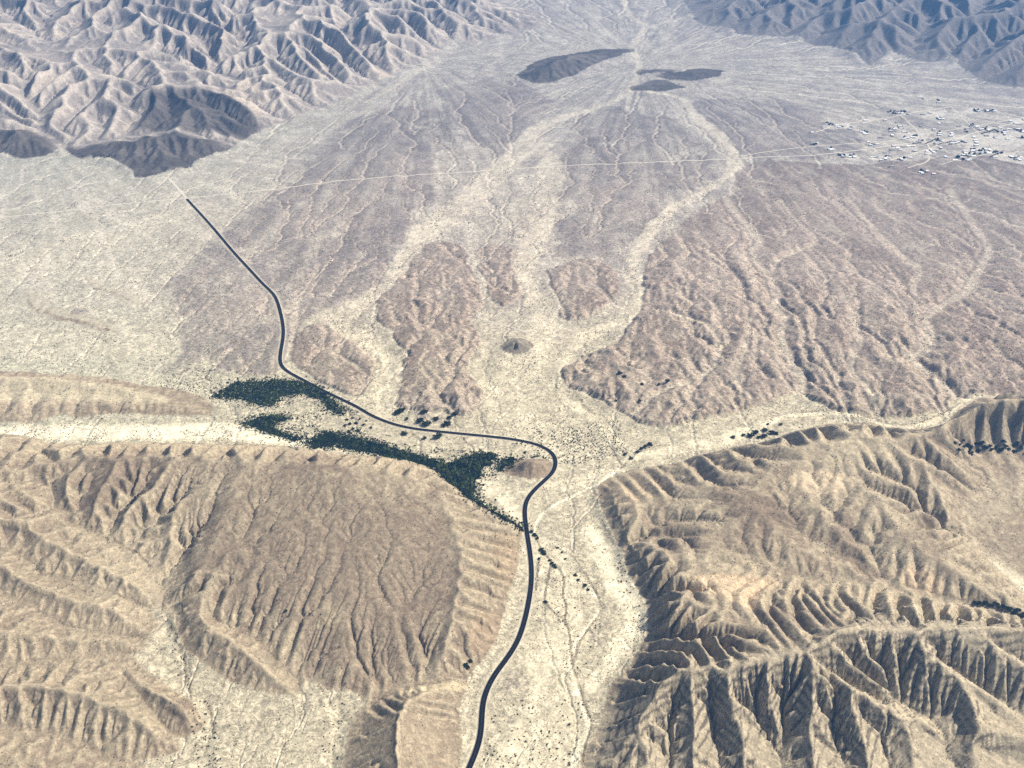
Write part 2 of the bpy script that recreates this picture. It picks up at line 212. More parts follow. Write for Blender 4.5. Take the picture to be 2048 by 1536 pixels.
# pale sandy washes: points (x, y, half width px), strength
WASH=[
([(1243,-10,6),(1262,35,7),(1290,52,9),(1276,75,9),(1264,96,8),(1278,130,6),(1264,172,7),(1240,195,10),(1180,220,9),(1120,236,14),(1075,258,20),(1040,295,24),(1000,340,28)],.8),
([(1400,28,4),(1340,42,5),(1295,54,6)],.6),
([(1060,265,20),(1100,330,26),(1090,400,28),(1070,460,30),(1055,520,26),(1055,570,24),(1080,610,26),(1085,660,30),(1050,720,38),(1020,780,44),(1040,850,50),(1120,890,60)],.62),
([(1000,330,24),(950,390,36),(880,440,34),(830,490,26),(800,535,22),(760,580,20),(700,622,22),(672,645,18),(720,680,22),(770,715,24),(790,745,22),(775,790,22),(765,830,16)],.72),
([(1265,182,5),(1360,196,6),(1385,225,10),(1410,250,14),(1445,280,16),(1468,318,14),(1455,352,12),(1400,387,10),(1335,425,13),(1290,480,14),(1262,540,16),(1275,590,18),(1245,645,20),(1180,668,18),(1130,715,12),(1112,770,8),(1150,815,9),(1200,850,12),(1240,890,14)],.85),
([(840,140,8),(760,190,5),(730,205,4)],.6),
([(2070,800,6),(1960,795,6),(1926,803,6),(1909,822,6),(1861,844,8),(1810,854,8),(1759,848,7),(1725,834,6),(1674,828,6),(1623,828,6),(1571,834,8),(1537,845,12),(1510,857,16),(1420,885,18),(1320,903,12),(1250,922,8)],1),
([(1105,975,14),(1180,960,26),(1240,945,14)],.6),
([(1240,938,3.4),(1218,952,2.6),(1200,966,2.8),(1172,978,2.4),(1150,990,3),(1110,1010,2.6),(1085,1028,3),(1073,1045,2.8),(1069,1062,3.4)],1.5),
([(1070,1070,10),(1100,1110,30),(1130,1180,46),(1130,1260,50),(1110,1340,56),(1090,1430,70),(1060,1550,80)],.8),
([(1068,1066,3),(1120,1095,3),(1160,1130,3),(1190,1190,3),(1200,1215,3),(1185,1240,4),(1150,1290,4),(1140,1330,4),(1160,1400,5),(1175,1450,6),(1160,1490,7),(1140,1545,8)],1.3),
([(1180,1060,16),(1215,1130,26),(1262,1210,28),(1270,1245,24),(1230,1310,26),(1180,1380,14)],1.15),
([(-40,862,14),(120,864,26),(300,862,30),(480,866,28),(600,886,16)],1.4),
([(960,960,14),(990,985,22),(1020,1010,20),(1042,1045,8)],1.0),
([(1960,1040,30),(1990,1000,40),(2048,980,40),(2100,1000,40)],1.15),([(1985,1120,14),(2020,1150,16),(2070,1195,18)],1),
([(-40,560,60),(60,520,70),(200,480,60),(320,440,40),(420,410,20)],.35),([(0,680,60),(200,690,60),(330,690,30)],.3),
]
PLAIN=[[(x,y) for x,y in FOOTL]+[(1200,-60)]+[(x,y) for x,y in FOOTR]+[(2320,790),(2048,790),(1940,797),(1912,822),(1880,842),(1797,858),(1724,843),(1666,845),(1590,860),(1537,879),(1450,895),(1330,926),(1245,944),(1205,962),(1188,984),(1193,1010),(1207,1050),(1222,1085),(1240,1106),(1248,1135),(1260,1165),(1286,1203),(1294,1240),(1282,1278),(1264,1312),(1244,1343),(1219,1366),(1200,1405),(1195,1436),(1180,1474),(1168,1490),(1158,1527),(1150,1575),(925,1575),(932,1520),(934,1480),(931,1440),(929,1402),(940,1376),(956,1345),(981,1318),(1004,1280),(1010,1245),(1027,1200),(1042,1150),(1051,1100),(1052,1070),(1049,1058),(1010,1034),(975,1016),(935,990),(906,968),(876,940),(845,926),(790,915),(720,908),(660,900),(600,895),(500,887),(400,884),(300,881),(140,884),(60,871),(0,864),(-150,857),(-350,847)],
[(425,1570),(428,1500),(432,1430),(412,1392),(384,1375),(381,1330),(372,1310),(400,1338),(450,1368),(520,1395),(600,1404),(645,1392),(660,1417),(666,1454),(660,1503),(658,1570)]]
HOLE=[[(990,915),(1110,912),(1115,940),(1090,965),(1060,970),(1010,958),(992,950)],[(995,668),(1078,668),(1078,700),(1055,712),(1028,720),(1000,712)],
[(-100,732),(130,742),(260,756),(410,780),(450,800),(450,838),(330,840),(230,838),(100,852),(-100,860)],
[(40,580),(130,575),(270,655),(260,680),(100,655),(40,630)],[(155,540),(200,535),(290,600),(290,620),(240,612),(160,565)],
[(1028,150),(1070,118),(1200,92),(1275,90),(1275,105),(1150,162),(1110,172),(1040,170)],[(1258,190),(1258,172),(1270,140),(1290,130),(1340,130),(1405,130),(1460,138),(1460,150),(1390,170),(1372,182),(1330,190)]]
OASIS=[([(870,930),(905,925),(935,912),(960,906),(990,910),(985,925),(962,937),(966,950),(950,960),(952,975),(947,987),(962,1005),(978,1022),(1002,1034),(1046,1054),(1046,1063),(1000,1043),(960,1018),(930,993),(900,968),(880,950)],.85),
([(640,862),(690,873),(755,888),(790,897),(830,909),(885,925),(885,940),(840,930),(790,918),(745,906),(700,898),(670,882)],.85),
([(430,787),(470,765),(560,760),(612,764),(650,783),(682,815),(692,832),(665,825),(640,802),(600,786),(565,792),(540,814),(500,806),(470,795),(425,796)],.75),
([(485,846),(520,835),(560,830),(578,838),(540,851),(565,866),(605,880),(585,881),(540,866),(500,852)],.75),
([(620,885),(650,868),(672,872),(668,890),(630,897)],.55),([(995,938),(1008,920),(1030,914),(1030,922),(1010,936),(1000,946)],.6)]
PADS=[[(1675,308),(1700,306),(1722,318),(1712,324),(1690,318)],[(1920,270),(2048,262),(2100,262),(2100,290),(2000,290),(1945,292),(1900,280)],[(1845,288),(1870,278),(1925,276),(1935,285),(1880,288)],[(2015,240),(2060,236),(2060,246),(2025,248)],[(1925,222),(1955,215),(1960,222),(1935,226)],[(1840,233),(1885,220),(1892,228),(1860,236)],[(1790,265),(1850,262),(1855,278),(1830,285),(1795,272)],[(1985,312),(2010,303),(2048,315),(2060,330),(1990,320)],[(1722,242),(1745,234),(1750,240),(1728,246)],[(1645,250),(1700,246),(1690,256),(1650,258)],[(1785,292),(1830,290),(1832,298),(1790,298)],[(1735,314),(1770,312),(1775,320),(1740,320)],[(1840,196),(1860,193),(1862,200),(1842,200)],[(1925,300),(1990,294),(1990,300),(1930,308)],[(1850,302),(1872,300),(1870,308),(1850,308)],[(1960,252),(1985,255),(1980,262),(1955,258)]]
TRACKS=[([(-60,440),(100,425),(240,408),(373,396),(550,378),(700,360),(960,342),(1125,332),(1300,325),(1470,317),(1620,311),(1720,300),(1830,285),(1960,276),(2080,270)],5.5,'straight pale dirt road crossing the whole fan to the settlement'),
([(372,396),(356,377),(338,357)],9,'short pale dirt track beyond the end of the paved road'),
([(1632,264),(1680,249),(1760,238),(1850,221),(1900,214)],6,'dirt track through the upper part of the settlement'),
([(1480,312),(1560,300),(1640,292),(1720,286),(1800,281)],5,'faint dirt track entering the settlement from the pale wash'),
([(1850,300),(1858,318),(1838,330),(1815,336)],7,'winding dirt track below the settlement'),
([(1780,322),(1860,296),(1960,262),(2060,240)],5,'dirt lane slanting across the middle of the settlement'),
([(1880,330),(1960,312),(2080,300)],5,'dirt lane along the lower side of the settlement'),
([(1900,212),(1940,250),(1990,300),(2010,325)],5,'dirt lane crossing the settlement from top to bottom'),
([(1800,230),(1835,262),(1862,300)],5,'dirt lane crossing the left part of the settlement'),
([(1760,285),(1850,268),(1960,250),(2060,232)],5,'dirt lane running between the settlement lots'),
([(800,141),(838,133),(858,134),(885,138)],9,'pale dirt track at the apex of the far left fan'),
([(846,134),(852,142),(875,148)],8,'short pale spur track at the apex of the far left fan'),
([(955,636),(1010,650),(1062,668)],5,'thin grey track crossing the central wash above the hillock')]
HOUSES=[(1663,300),(1683,253),(1731,241),(1745,314),(1754,315),(1737,284),(1754,289),(1793,245),(1800,253),(1789,258),(1812,264),(1825,293),(1816,293),(1806,294),(1854,303),(1863,301),(1846,229),(1860,226),(1877,236),(1881,278),(1908,282),(1917,284),(1925,283),(1902,272),(1879,266),(1944,251),(1967,257),(1975,222),(1963,221),(2000,262),(1992,276),(2030,258),(1971,299),(1954,305),(1929,305),(1921,314),(1940,318),(1992,303),(2038,317),(2023,316),(1802,317),(1854,345),(1867,349),(1783,334),(1624,266),(1632,288),(1846,197),(1724,264),(1701,257),(1685,310),(1700,314)]
CLUST=[(1662,248,22,9),(1681,253,8,3),(1703,257,8,3),(1731,264,8,4),(1793,225,38,14),(1829,272,10,5),(1783,259,10,4),(1800,253,12,4),(1810,275,9,4),(1841,281,10,4),(1877,280,10,4),(1908,282,14,5),(1967,221,42,14),(1971,257,20,8),(2002,263,20,8),(2040,262,12,5),(2042,274,14,6),(1954,300,34,10),(1946,308,32,9),(1986,305,36,13),(1917,314,12,6),(1683,310,16,5),(1704,312,9,3),(1806,317,12,5),(1842,343,10,5),(1630,288,8,3),(1745,287,6,2),(1877,202,8,3),(1942,251,8,3),(1879,237,12,4),(1933,262,8,3),(1879,266,9,3),(1770,316,8,2),(1930,318,12,4),(2030,318,14,5),(1660,296,6,2)]
ROUND=[(797,826,10),(806,822,7),(813,838,5),(846,830,8),(852,829,6),(841,844,10),(852,850,11),(872,841,8),(900,838,8),(909,831,8),(895,851,11),(808,868,8),(849,877,6),(875,875,11)]
SINGLE=[ # x, y, radius m, label
(967,970,4,'small brown tree alone in the pale flat beside the road loop'),(1005,936,7,'dark tree at the west foot of the hillock inside the road bend'),(1011,926,8,'large dark tree behind the hillock inside the road bend'),(1021,918,7,'dark tree on the far side of the hillock, nearest the grove'),
(1240,748,8,'dark tree in a hollow of the big brown terrace, upper one of a pair'),(1249,755,7,'dark tree in a hollow of the big brown terrace, lower one of a pair'),(1335,764,8,'dark tree on the big brown terrace, right of the hollow pair'),(1318,770,6,'smaller dark tree on the big brown terrace left of its neighbour'),(1284,770,6,'dark tree in the dry gully of the brown terrace'),(1280,803,6,'dark tree near the mouth of the gully below the brown terrace'),(1232,802,5,'small dark tree at the lower edge of the brown terrace'),
(932,1331,6,'dark tree in the hollow at the foot of the left hill, front one'),(940,1324,5,'dark tree in the hollow at the foot of the left hill, rear one'),(935,1337,5,'small dark tree at the foot of the left hill beside the dirt bank'),(573,1223,4,'lone black bush high on the broad left hill'),(1050,905,4,'dark bush beside the road bend above the hillock')]
ROUNDL=['larger of two touching round trees at the west end of the roadside cluster','smaller of two touching round trees at the west end of the roadside cluster','small bush-like tree just below the western pair of the roadside cluster','left of two touching crowns at the top of the roadside cluster','right of two touching crowns at the top of the roadside cluster','left one of the two big round trees in the middle of the roadside cluster','right one of the two big round trees in the middle, close above the road','middle-sized round tree between the central pair and the eastern trees','lower of the two ragged trees at the east end of the roadside cluster','upper of the two ragged trees at the east end of the roadside cluster','big round tree below the ragged eastern pair, close above the road','round dark tree alone just below the road, leftmost of three','small flat tree below the road, middle one of three','big round green tree below the road, rightmost of three']
ORD=['first','second','third','fourth','fifth','sixth','seventh','eighth','ninth','tenth','eleventh','twelfth','thirteenth','fourteenth','fifteenth','sixteenth','seventeenth','eighteenth','nineteenth','twentieth']
ORD+=['twenty-'+o for o in ORD[:9]]+['thirtieth']+['thirty-'+o for o in ORD[:9]]
WASHT=[(1467,876,7),(1500,873,11),(1510,866,9),(1529,862,8),(1528,875,9),(1543,867,9),(1552,869,7),(1561,850,6),(1536,849,4),(1487,872,6),(1250,911,6),(1262,918,6),(1290,895,7),(1300,890,7),(1275,905,5),(1283,899,6),(1518,876,7)]
STREAM=[(1063,1064,5),(1070,1071,6),(1075,1077,5),(1083,1100,6),(1087,1106,6),(1090,1109,4),(1100,1121,4),(1104,1127,5),(1109,1132,5),(1112,1136,4),(1151,1151,4),(1157,1160,4),(1170,1172,5),(1176,1180,4),(1091,1204,4),(1078,1118,4),(1115,1096,3),(1124,1105,3),(1131,1118,3)]
BEDS=[[(1060,1060),(1075,1083),(1086,1102),(1102,1122),(1120,1140),(1128,1165),(1126,1190),(1133,1215),(1130,1240),(1138,1262),(1142,1300),(1146,1330),(1160,1375),(1170,1410),(1183,1445),(1172,1490),(1162,1535)],[(1078,1120),(1075,1145),(1071,1180)],[(1102,1128),(1095,1165),(1090,1190),(1092,1206),(1112,1228),(1134,1244)],[(1112,1093),(1145,1113),(1165,1140),(1185,1172),(1199,1203),(1200,1226),(1182,1250),(1160,1285),(1146,1325)],
[(1240,938),(1262,918),(1290,897),(1340,890)],[(1112,775),(1122,745),(1160,800),(1190,830)],[(1926,803),(1909,815),(1861,838),(1810,850),(1759,843),(1725,829),(1674,822),(1600,824)],[(327,1165),(330,1192),(325,1218),(340,1246),(358,1278),(368,1312),(374,1346),(380,1384),(404,1398),(422,1430),(420,1470),(408,1510)],[(98,967),(137,1026),(168,1057),(210,1072),(244,1096),(281,1118),(312,1145)],[(76,1150),(122,1163),(183,1178),(244,1198),(293,1212)],[(127,1256),(195,1267),(244,1272),(288,1277)],[(513,1280),(555,1324),(587,1350),(621,1357),(650,1386),(668,1420)],[(690,1460),(705,1432),(730,1414),(770,1396),(850,1372)],[(1700,1167),(1760,1173),(1802,1188),(1841,1195),(1902,1212),(1987,1222)]]
# ---------------- camera model and base plane
cp,sp=math.cos(PITCH),math.sin(PITCH)
def ray(px,py):
    a=(px-1024)/FPX; b=(768-py)/FPX
    return a, cp+b*sp, -sp+b*cp
def at(px,py,h=0.0):
    dx,dy,dz=ray(px,py)
    # CAM_H + t dz = SL (t dy - Y0) + h
    t=(CAM_H+SL*Y0-h)/(SL*dy-dz)
    return t*dx,t*dy,CAM_H+t*dz
def base(x,y): return SL*(y-Y0)
NU,NV=1150,880
TH=math.radians(44.0); R0=1000.0
DU=2*TH/(NU-1); DV=2*DU
U=np.linspace(-TH,TH,NU,dtype=np.float32)
R=(R0*np.exp(DV*np.arange(NV))).astype(np.float32)
X=R[:,None]*np.sin(U)[None,:]; Y=R[:,None]*np.cos(U)[None,:]
def gi(x,y):
    return (np.arctan2(x,y)+TH)/DU, np.log(np.hypot(x,y)/R0)/DV
def spline(p,n=6):
    p=np.array(p,float)
    if len(p)<3: n=max(n,2)
    q=np.vstack([2*p[0]-p[1],p,2*p[-1]-p[-2]]); out=[]
    for i in range(1,len(q)-2):
        a,b,c,d=q[i-1:i+3]
        for k in range(n):
            t=k/n
            out.append(.5*((2*b)+(c-a)*t+(2*a-5*b+4*c-d)*t*t+(3*b-a-3*c+d)*t**3))
    out.append(p[-1]); return np.array(out)
# ---------------- noise
def vnoise(x,y,seed=0):
    x0=np.floor(x); y0=np.floor(y); fx=(x-x0).astype(np.float32); fy=(y-y0).astype(np.float32); xi=x0.astype(np.int32).view(np.uint32) if isinstance(x0,np.ndarray) else np.uint32(int(x0)&0xffffffff); yi=y0.astype(np.int32).view(np.uint32) if isinstance(y0,np.ndarray) else np.uint32(int(y0)&0xffffffff)
    fx=fx*fx*fx*(fx*(fx*6-15)+10); fy=fy*fy*fy*(fy*(fy*6-15)+10)
    def hsh(a,b):
        n=a*np.uint32(374761393)+b*np.uint32(668265263)+np.uint32((seed*1442695041)&0xffffffff)
        n=(n^(n>>np.uint32(13)))*np.uint32(1274126177)
        return ((n^(n>>np.uint32(16)))&np.uint32(0xffff)).astype(np.float32)*np.float32(1/65535.0)
    return (hsh(xi,yi)*(1-fx)+hsh(xi+np.uint32(1),yi)*fx)*(1-fy)+(hsh(xi,yi+np.uint32(1))*(1-fx)+hsh(xi+np.uint32(1),yi+np.uint32(1))*fx)*fy
def fbm(x,y,s,oct=4,seed=0,g=.5):
    a=1.;t=0.;o=0.
    for k in range(oct):
        o=o+a*(vnoise(x/s,y/s,seed+k*7)*2-1); t+=a; a*=g; s=s*.5
    return o/t
def box1(a,k,ax):
    if k<1: return a
    p=[(0,0),(0,0)]; p[ax]=(k+1,k); q=np.pad(a,p,mode='edge').astype(np.float64).cumsum(ax)
    n=a.shape[ax]
    if ax==0: return ((q[2*k+1:2*k+1+n]-q[:n])/(2*k+1)).astype(np.float32)
    return ((q[:,2*k+1:2*k+1+n]-q[:,:n])/(2*k+1)).astype(np.float32)
def blur(a,k,it=2):
    for _ in range(it): a=box1(box1(a,k,1),max(1,k//2),0)
    return a
# ---------------- harmonic interpolation of the lines
def rasterise(lines):
    S=np.zeros((NV,NU)); W=np.zeros((NV,NU))
    for l in lines:
        q=spline(l,10); x,y,z=at(q[:,0],q[:,1],q[:,2]); 
        rr_=np.hypot(x,y)*.0045; x,y=x+rr_*fbm(x,y,70,2,91),y+rr_*fbm(x,y,70,2,97)
        iu,iv=gi(x,y)
        d=np.maximum(np.abs(np.diff(iu)),np.abs(np.diff(iv))); 
        for k in range(len(iu)-1):
            n=int(d[k]*2)+2; t=np.linspace(0,1,n)
            a=np.rint(iu[k]+(iu[k+1]-iu[k])*t).astype(int); b=np.rint(iv[k]+(iv[k+1]-iv[k])*t).astype(int)
            h=q[k,2]+(q[k+1,2]-q[k,2])*t
            m=(a>=0)&(a<NU)&(b>=0)&(b<NV)
            np.add.at(S,(b[m],a[m]),h[m]); np.add.at(W,(b[m],a[m]),1)
    return S,W
def down(a):
    r,c=a.shape; a=np.pad(a,((0,r&1),(0,c&1)))
    return a[::2,::2]+a[1::2,::2]+a[::2,1::2]+a[1::2,1::2]
def up(a,shape):
    r=(np.arange(shape[0])+.5)/2-.5; c=(np.arange(shape[1])+.5)/2-.5
    r=np.clip(r,0,a.shape[0]-1); c=np.clip(c,0,a.shape[1]-1)
    r0=np.minimum(r.astype(int),max(0,a.shape[0]-2)); c0=np.minimum(c.astype(int),max(0,a.shape[1]-2)); fr=(r-r0)[:,None]; fc=(c-c0)[None,:]
    r1=np.minimum(r0+1,a.shape[0]-1); c1=np.minimum(c0+1,a.shape[1]-1)
    A=a[r0]; B=a[r1]
    return ((A[:,c0]*(1-fc)+A[:,c1]*fc)*(1-fr)+(B[:,c0]*(1-fc)+B[:,c1]*fc)*fr).astype(np.float32)
def harmonic(S,W,its=(400,300,200,140,90,60,40)):
    P=[(S,W)]
    while min(P[-1][0].shape)>14: P.append((down(P[-1][0]),down(P[-1][1])))
    h=None
    for lev in range(len(P)-1,-1,-1):
        s,w=P[lev]; m=w>0; v=np.where(m,s/np.maximum(w,1e-9),0).astype(np.float32)
        h=np.zeros(s.shape,np.float32) if h is None else up(h,s.shape)
        h[m]=v[m]
        for k in range(its[min(len(its)-1,len(P)-1-lev)]):
            q=np.pad(h,1,mode='edge')
            n=(q[1:-1,:-2]+q[1:-1,2:]+.25*(q[:-2,1:-1]+q[2:,1:-1]))*(1/2.5)
            h=np.where(m,v,n)
    return h
# ---------------- stream power incision on the same grid
def erode(h,r,du,dv,K,pin,steps,target,rk,rate,diff=.15,m=.5,fm=0.):
    nv,nu=h.shape; N=nv*nu
    w=(r*du)[:,None]; l=(r*dv)[:,None]; dg=np.sqrt(w*w+l*l)
    area=(w*l*np.ones((1,nu))).ravel()
    ids=np.arange(N).reshape(nv,nu)
    offs=[(0,1,w),(0,-1,w),(1,0,l),(-1,0,l),(1,1,dg),(1,-1,dg),(-1,1,dg),(-1,-1,dg)]
    A=None
    bs=base_level(r,nu)
    for st in range(steps):
        z=h+bs; q=np.pad(z,1,constant_values=1e9)
        best=np.zeros_like(h); rec=ids.copy(); dist=np.ones_like(h)
        for (a,b,d) in offs:
            s=(z-q[1+a:1+a+nv,1+b:1+b+nu])/d
            k=s>best
            best=np.where(k,s,best); rec=np.where(k,ids+a*nu+b,rec); dist=np.where(k,d,dist)
        rec=rec.ravel(); root=rec==ids.ravel()
        # drainage area by pointer doubling
        P=np.where(root,N,rec); P=np.append(P,N); Sx=np.append(area,0.)
        for _ in range(11):
            add=np.bincount(P,weights=Sx,minlength=N+1); add[N]=0
            Sx=Sx+add; P=P[P]
        A=Sx[:N]
        F=np.where(root,0,(K.ravel()*A**m)/dist.ravel())
        zz=z.ravel().astype(np.float64); al=zz/(1+F); be=F/(1+F); Rr=rec.copy()
        for _ in range(11):
            al=al+be*al[Rr]; be=be*be[Rr]; Rr=Rr[Rr]
        z=(al+be*zz[Rr]).reshape(nv,nu).astype(np.float32)
        hn=z-bs
        q=np.pad(hn,1,mode='edge'); lap=(q[1:-1,:-2]+q[1:-1,2:]+.25*(q[:-2,1:-1]+q[2:,1:-1]))/2.5-hn
        hn=hn+(diff+.02*fm)*lap; res=target-hn
        h=hn+(blur(res,rk)*(1-fm)+blur(res,int(rk*1.5))*fm)*rate
    return h,A.reshape(nv,nu)
def base_level(r,nu):
    u=np.linspace(-TH,TH,nu,dtype=np.float32)
    return (SL*(r[:,None]*np.cos(u)[None,:]-Y0)).astype(np.float32)
def pip(poly,x,y):
    ins=np.zeros(x.shape,bool); n=len(poly)
    for i in range(n):
        x1,y1=poly[i]; x2,y2=poly[(i+1)%n]
        if y1==y2: continue
        c=((y1>y)!=(y2>y))&(x<(x2-x1)*(y-y1)/(y2-y1)+x1); ins^=c
    return ins
def grid_poly2(pts): return grid_poly(pts,0,1)
def grid_poly(pts,h=0,n=4):
    p=spline(list(pts)+[pts[0]],n)[:-1] if n>1 else np.array(pts,float); x,y,z=at(p[:,0],p[:,1],h)
    m=np.zeros((NV,NU),bool)
    iu,iv=gi(x,y); a0,a1=int(max(0,iu.min())),int(min(NU,iu.max()+2)); b0,b1=int(max(0,iv.min())),int(min(NV,iv.max()+2))
    if a1<=a0 or b1<=b0: return m
    gu,gv=np.meshgrid(np.arange(a0,a1),np.arange(b0,b1))
    m[b0:b1,a0:a1]=pip(list(zip(iu,iv)),gu,gv); return m
def line_field(pts,h=0.,width=None):
    """profile 0..1 that falls off with distance from a world-space line; pts carry (x,y,halfwidth px)"""
    q=spline(pts,6); x,y,z=at(q[:,0],q[:,1],h); x2,_,_=at(q[:,0]+1,q[:,1],h)
    wm=q[:,2]*(x2-x); out=np.full((NV,NU),9.,np.float32)
    for k in range(len(x)-1):
        ext=3.0*max(wm[k],wm[k+1])
        cx,cy=(x[k]+x[k+1])/2,(y[k]+y[k+1])/2; rr=math.hypot(cx,cy); ln=math.hypot(x[k+1]-x[k],y[k+1]-y[k])/2+ext
        iu,iv=gi(cx,cy); eu=ln/(rr*DU)+1; ev=ln/(rr*DV)+1
        a0,a1=int(max(0,iu-eu)),int(min(NU,iu+eu+1)); b0,b1=int(max(0,iv-ev)),int(min(NV,iv+ev+1))
        if a1<=a0 or b1<=b0: continue
        px,py=X[b0:b1,a0:a1]-x[k],Y[b0:b1,a0:a1]-y[k]; dx,dy=x[k+1]-x[k],y[k+1]-y[k]
        t=np.clip((px*dx+py*dy)/(dx*dx+dy*dy+1e-9),0,1); d=np.hypot(px-t*dx,py-t*dy)/(wm[k]+(wm[k+1]-wm[k])*t)
        out[b0:b1,a0:a1]=np.minimum(out[b0:b1,a0:a1],d)
    return out
def sm(a,b,x):
    t=np.clip((x-a)/(b-a),0,1); return t*t*(3-2*t)
# ================= terrain heights
S,W=rasterise(L)
pl=np.zeros((NV,NU),bool)
for p in PLAIN: pl|=grid_poly2(p)
holes=[grid_poly2(p) for p in HOLE]
for m in holes: pl&=~m
pl&=W==0; W[pl]=1; S[pl]=0
Z0=harmonic(S,W)
plat=blur(grid_poly([(1255,975),(1400,930),(1600,890),(1800,890),(1880,960),(1880,1060),(1960,1150),(1960,1200),(1800,1230),(1640,1280),(1540,1310),(1400,1320),(1430,1265),(1350,1200),(1300,1110),(1260,1060)],55).astype(np.float32),10)
face=blur(grid_poly([(300,930),(860,960),(930,1080),(900,1290),(780,1370),(560,1330),(480,1250),(380,1180),(330,1080)],30).astype(np.float32),12)
bad=blur(grid_poly([(1160,1560),(1200,1400),(1300,1360),(1620,1316),(1700,1262),(1900,1250),(2200,1262),(2200,1600),(1160,1620)],60).astype(np.float32),6)
lft=blur(grid_poly([(-200,880),(420,905),(400,1000),(340,1130),(330,1220),(250,1290),(-200,1290)],30).astype(np.float32),10)
soft=np.clip(.72*plat*(1-bad)+.62*face+.38*bad+.38*lft*(1-face),0,1); Z0=Z0*(1-soft)+blur(Z0,11)*soft
# rounded mounds
for (px,py),hh,sx,sy in (((1034,694),24,19,17),((1058,944),15,36,19)):
    x_,y_,_=at(px,py,0); Z0=Z0+hh*np.exp(-((X-x_)/sx)**2-((Y-y_)/sy)**2)
hill=sm(.6,2.5,Z0)
far=sm(3300,4300,R)[:,None]*np.ones((1,NU),np.float32)
terr=np.zeros((NV,NU),np.float32); TM={}
wob=fbm(X,Y,60,4,3); wob2=fbm(X,Y,240,4,4)
for k,hh in dict(t1=6,t2=12,t3=18,t4=14,t5=17,t6=7,t7=23,t8=4,t9=4).items():
    g_=k in('t1','t6','t8','t9'); b=blur(grid_poly(POLY[k]).astype(np.float32),13 if g_ else 5); TM[k]=sm(.36,.64,b+wob*.5+wob2*.55) if g_ else sm(.42,.58,b+wob*.42); terr=np.maximum(terr,TM[k]*hh*(.7+.3*sm(-.5,.5,wob)))
terr*=(1-.75*sm(2900,3900,R)[:,None])
ch=np.zeros_like(terr); chm=np.zeros_like(terr)
for pts,dep,wd in CHAN:
    f=line_field([(x,y,wd) for x,y in pts])+wob*.3; g=1-sm(.25,1.5,f); ch=np.maximum(ch,g*dep); chm=np.maximum(chm,1-sm(.25,.8,f))
wash=np.zeros_like(terr)
for pts,s in WASH:
    f=line_field(pts); f=1-sm(.72,1.18,f+wob*.6); wash=np.maximum(wash,f*s)
terr=terr*(1-.9*np.clip(wash,0,1))
# drainage of the fans: water let run down cones from the two apexes, its branching paths are then cut into the ground
px0=1024+FPX*X/(Y*cp-(base(X,Y)-CAM_H)*sp)
m1=sm(960,1120,px0+60*wob2)
ax1,ay1,_=at(850,120); ax2,ay2,_=at(1270,130)
zf=-.028*(np.hypot(X-ax1,Y-ay1)*(1-m1)+np.hypot(X-ax2,Y-ay2)*m1)+.9*fbm(X,Y,70,4,101)+1.6*wob2
_,FA=erode((zf-base(X,Y)).astype(np.float32),R,DU,DV,np.full((NV,NU),.02,np.float32),None,5,zf,2,0.,diff=.02)
lF=np.log10(np.maximum(FA,1))-np.log10(R/1700)[:,None]
def dil(a): return np.maximum(np.maximum(a,np.roll(a,1,1)),np.roll(a,-1,1))
g1=sm(3.5,4.4,lF); g2=sm(2.7,3.3,lF); g1w=dil(g1)
T0=Z0+terr; tw=np.clip(terr/18,0,1)*(1-hill); T0=T0-tw*(13*box1(dil(g1w),1,1)+7.0*box1(dil(g2),1,1))-(1-hill)*(1-tw)*(2.0*g1w+.9*g2)
T0=T0-np.minimum(ch,np.maximum(T0+4,0))*(terr>.5)*(1-hill)
rough=fbm(X,Y,140,5,11)
amp=np.clip(np.maximum(hill*(.9+.02*Z0),terr*.22),0,9)
T0=T0+face*hill*3.0*fbm(X,Y,75,4,36)+hill*(1-far)*(1-.5*face)*1.3*fbm(X,Y,36,3,39)+far*hill*Z0*.16*fbm(X,Y,330,4,38)+rough*amp*(1+1.6*far)+.5*fbm(X,Y,26,3,5)*np.clip(hill+terr/8,0,1)
dk0=(holes[5]|holes[6]).astype(np.float32)*hill; T0=T0+dk0*(14*fbm(X,Y,110,4,37)*sm(2,14,Z0)+3)*sm(0,3,Z0)
act=np.clip(hill+sm(1.0,3,terr),0,1); fanK=sm(2900,3900,R)[:,None]
rg=np.abs(fbm(X+22*wob,Y*.75+22*wob2,78,4,35)); T0=T0+terr*(1-fanK*.4)*(1-hill)*(1.5*np.minimum(rg,.5)-.32)
T0=T0+(1-act)*((.45+.5*np.clip(wash,0,1))*fbm(X,Y,46,3,31)+.5*fbm(X,Y,160,2,33))
bk=np.zeros_like(hill)
for ln in (_cr,_nc): bk=np.maximum(bk,1-sm(.6,1.6,line_field([(x,y-5,22) for x,y,h in ln])))
Kf=(.040*hill*(1-.35*plat)*(1-.8*bk)*(1-.35*bad)*(1-.5*face)+.035*sm(1.0,3,terr)*(1-hill))*(1+2.0*far*(.35+1.3*np.clip(.5+fbm(X,Y,700,2,40),0,1)))+.007*(1-act)*(1-sm(.15,.4,wash))
F2=down(far*hill)/4; F4=down(F2)/4; T2=down(T0)/4; T4=down(T2)/4; K2=down(Kf*(1-.6*face)*(1-.3*plat)*(1-.3*bad))/4; K4=down(down(Kf*(1-.9*face)*(1-.5*plat)*(1-.5*far)*(1-.5*bad)))/16; A2=down(act)/4; A4=down(A2)/4
def rr(n,k): return (R0*np.exp(DV*(k*np.arange(n)+(k-1)/2))).astype(np.float32)
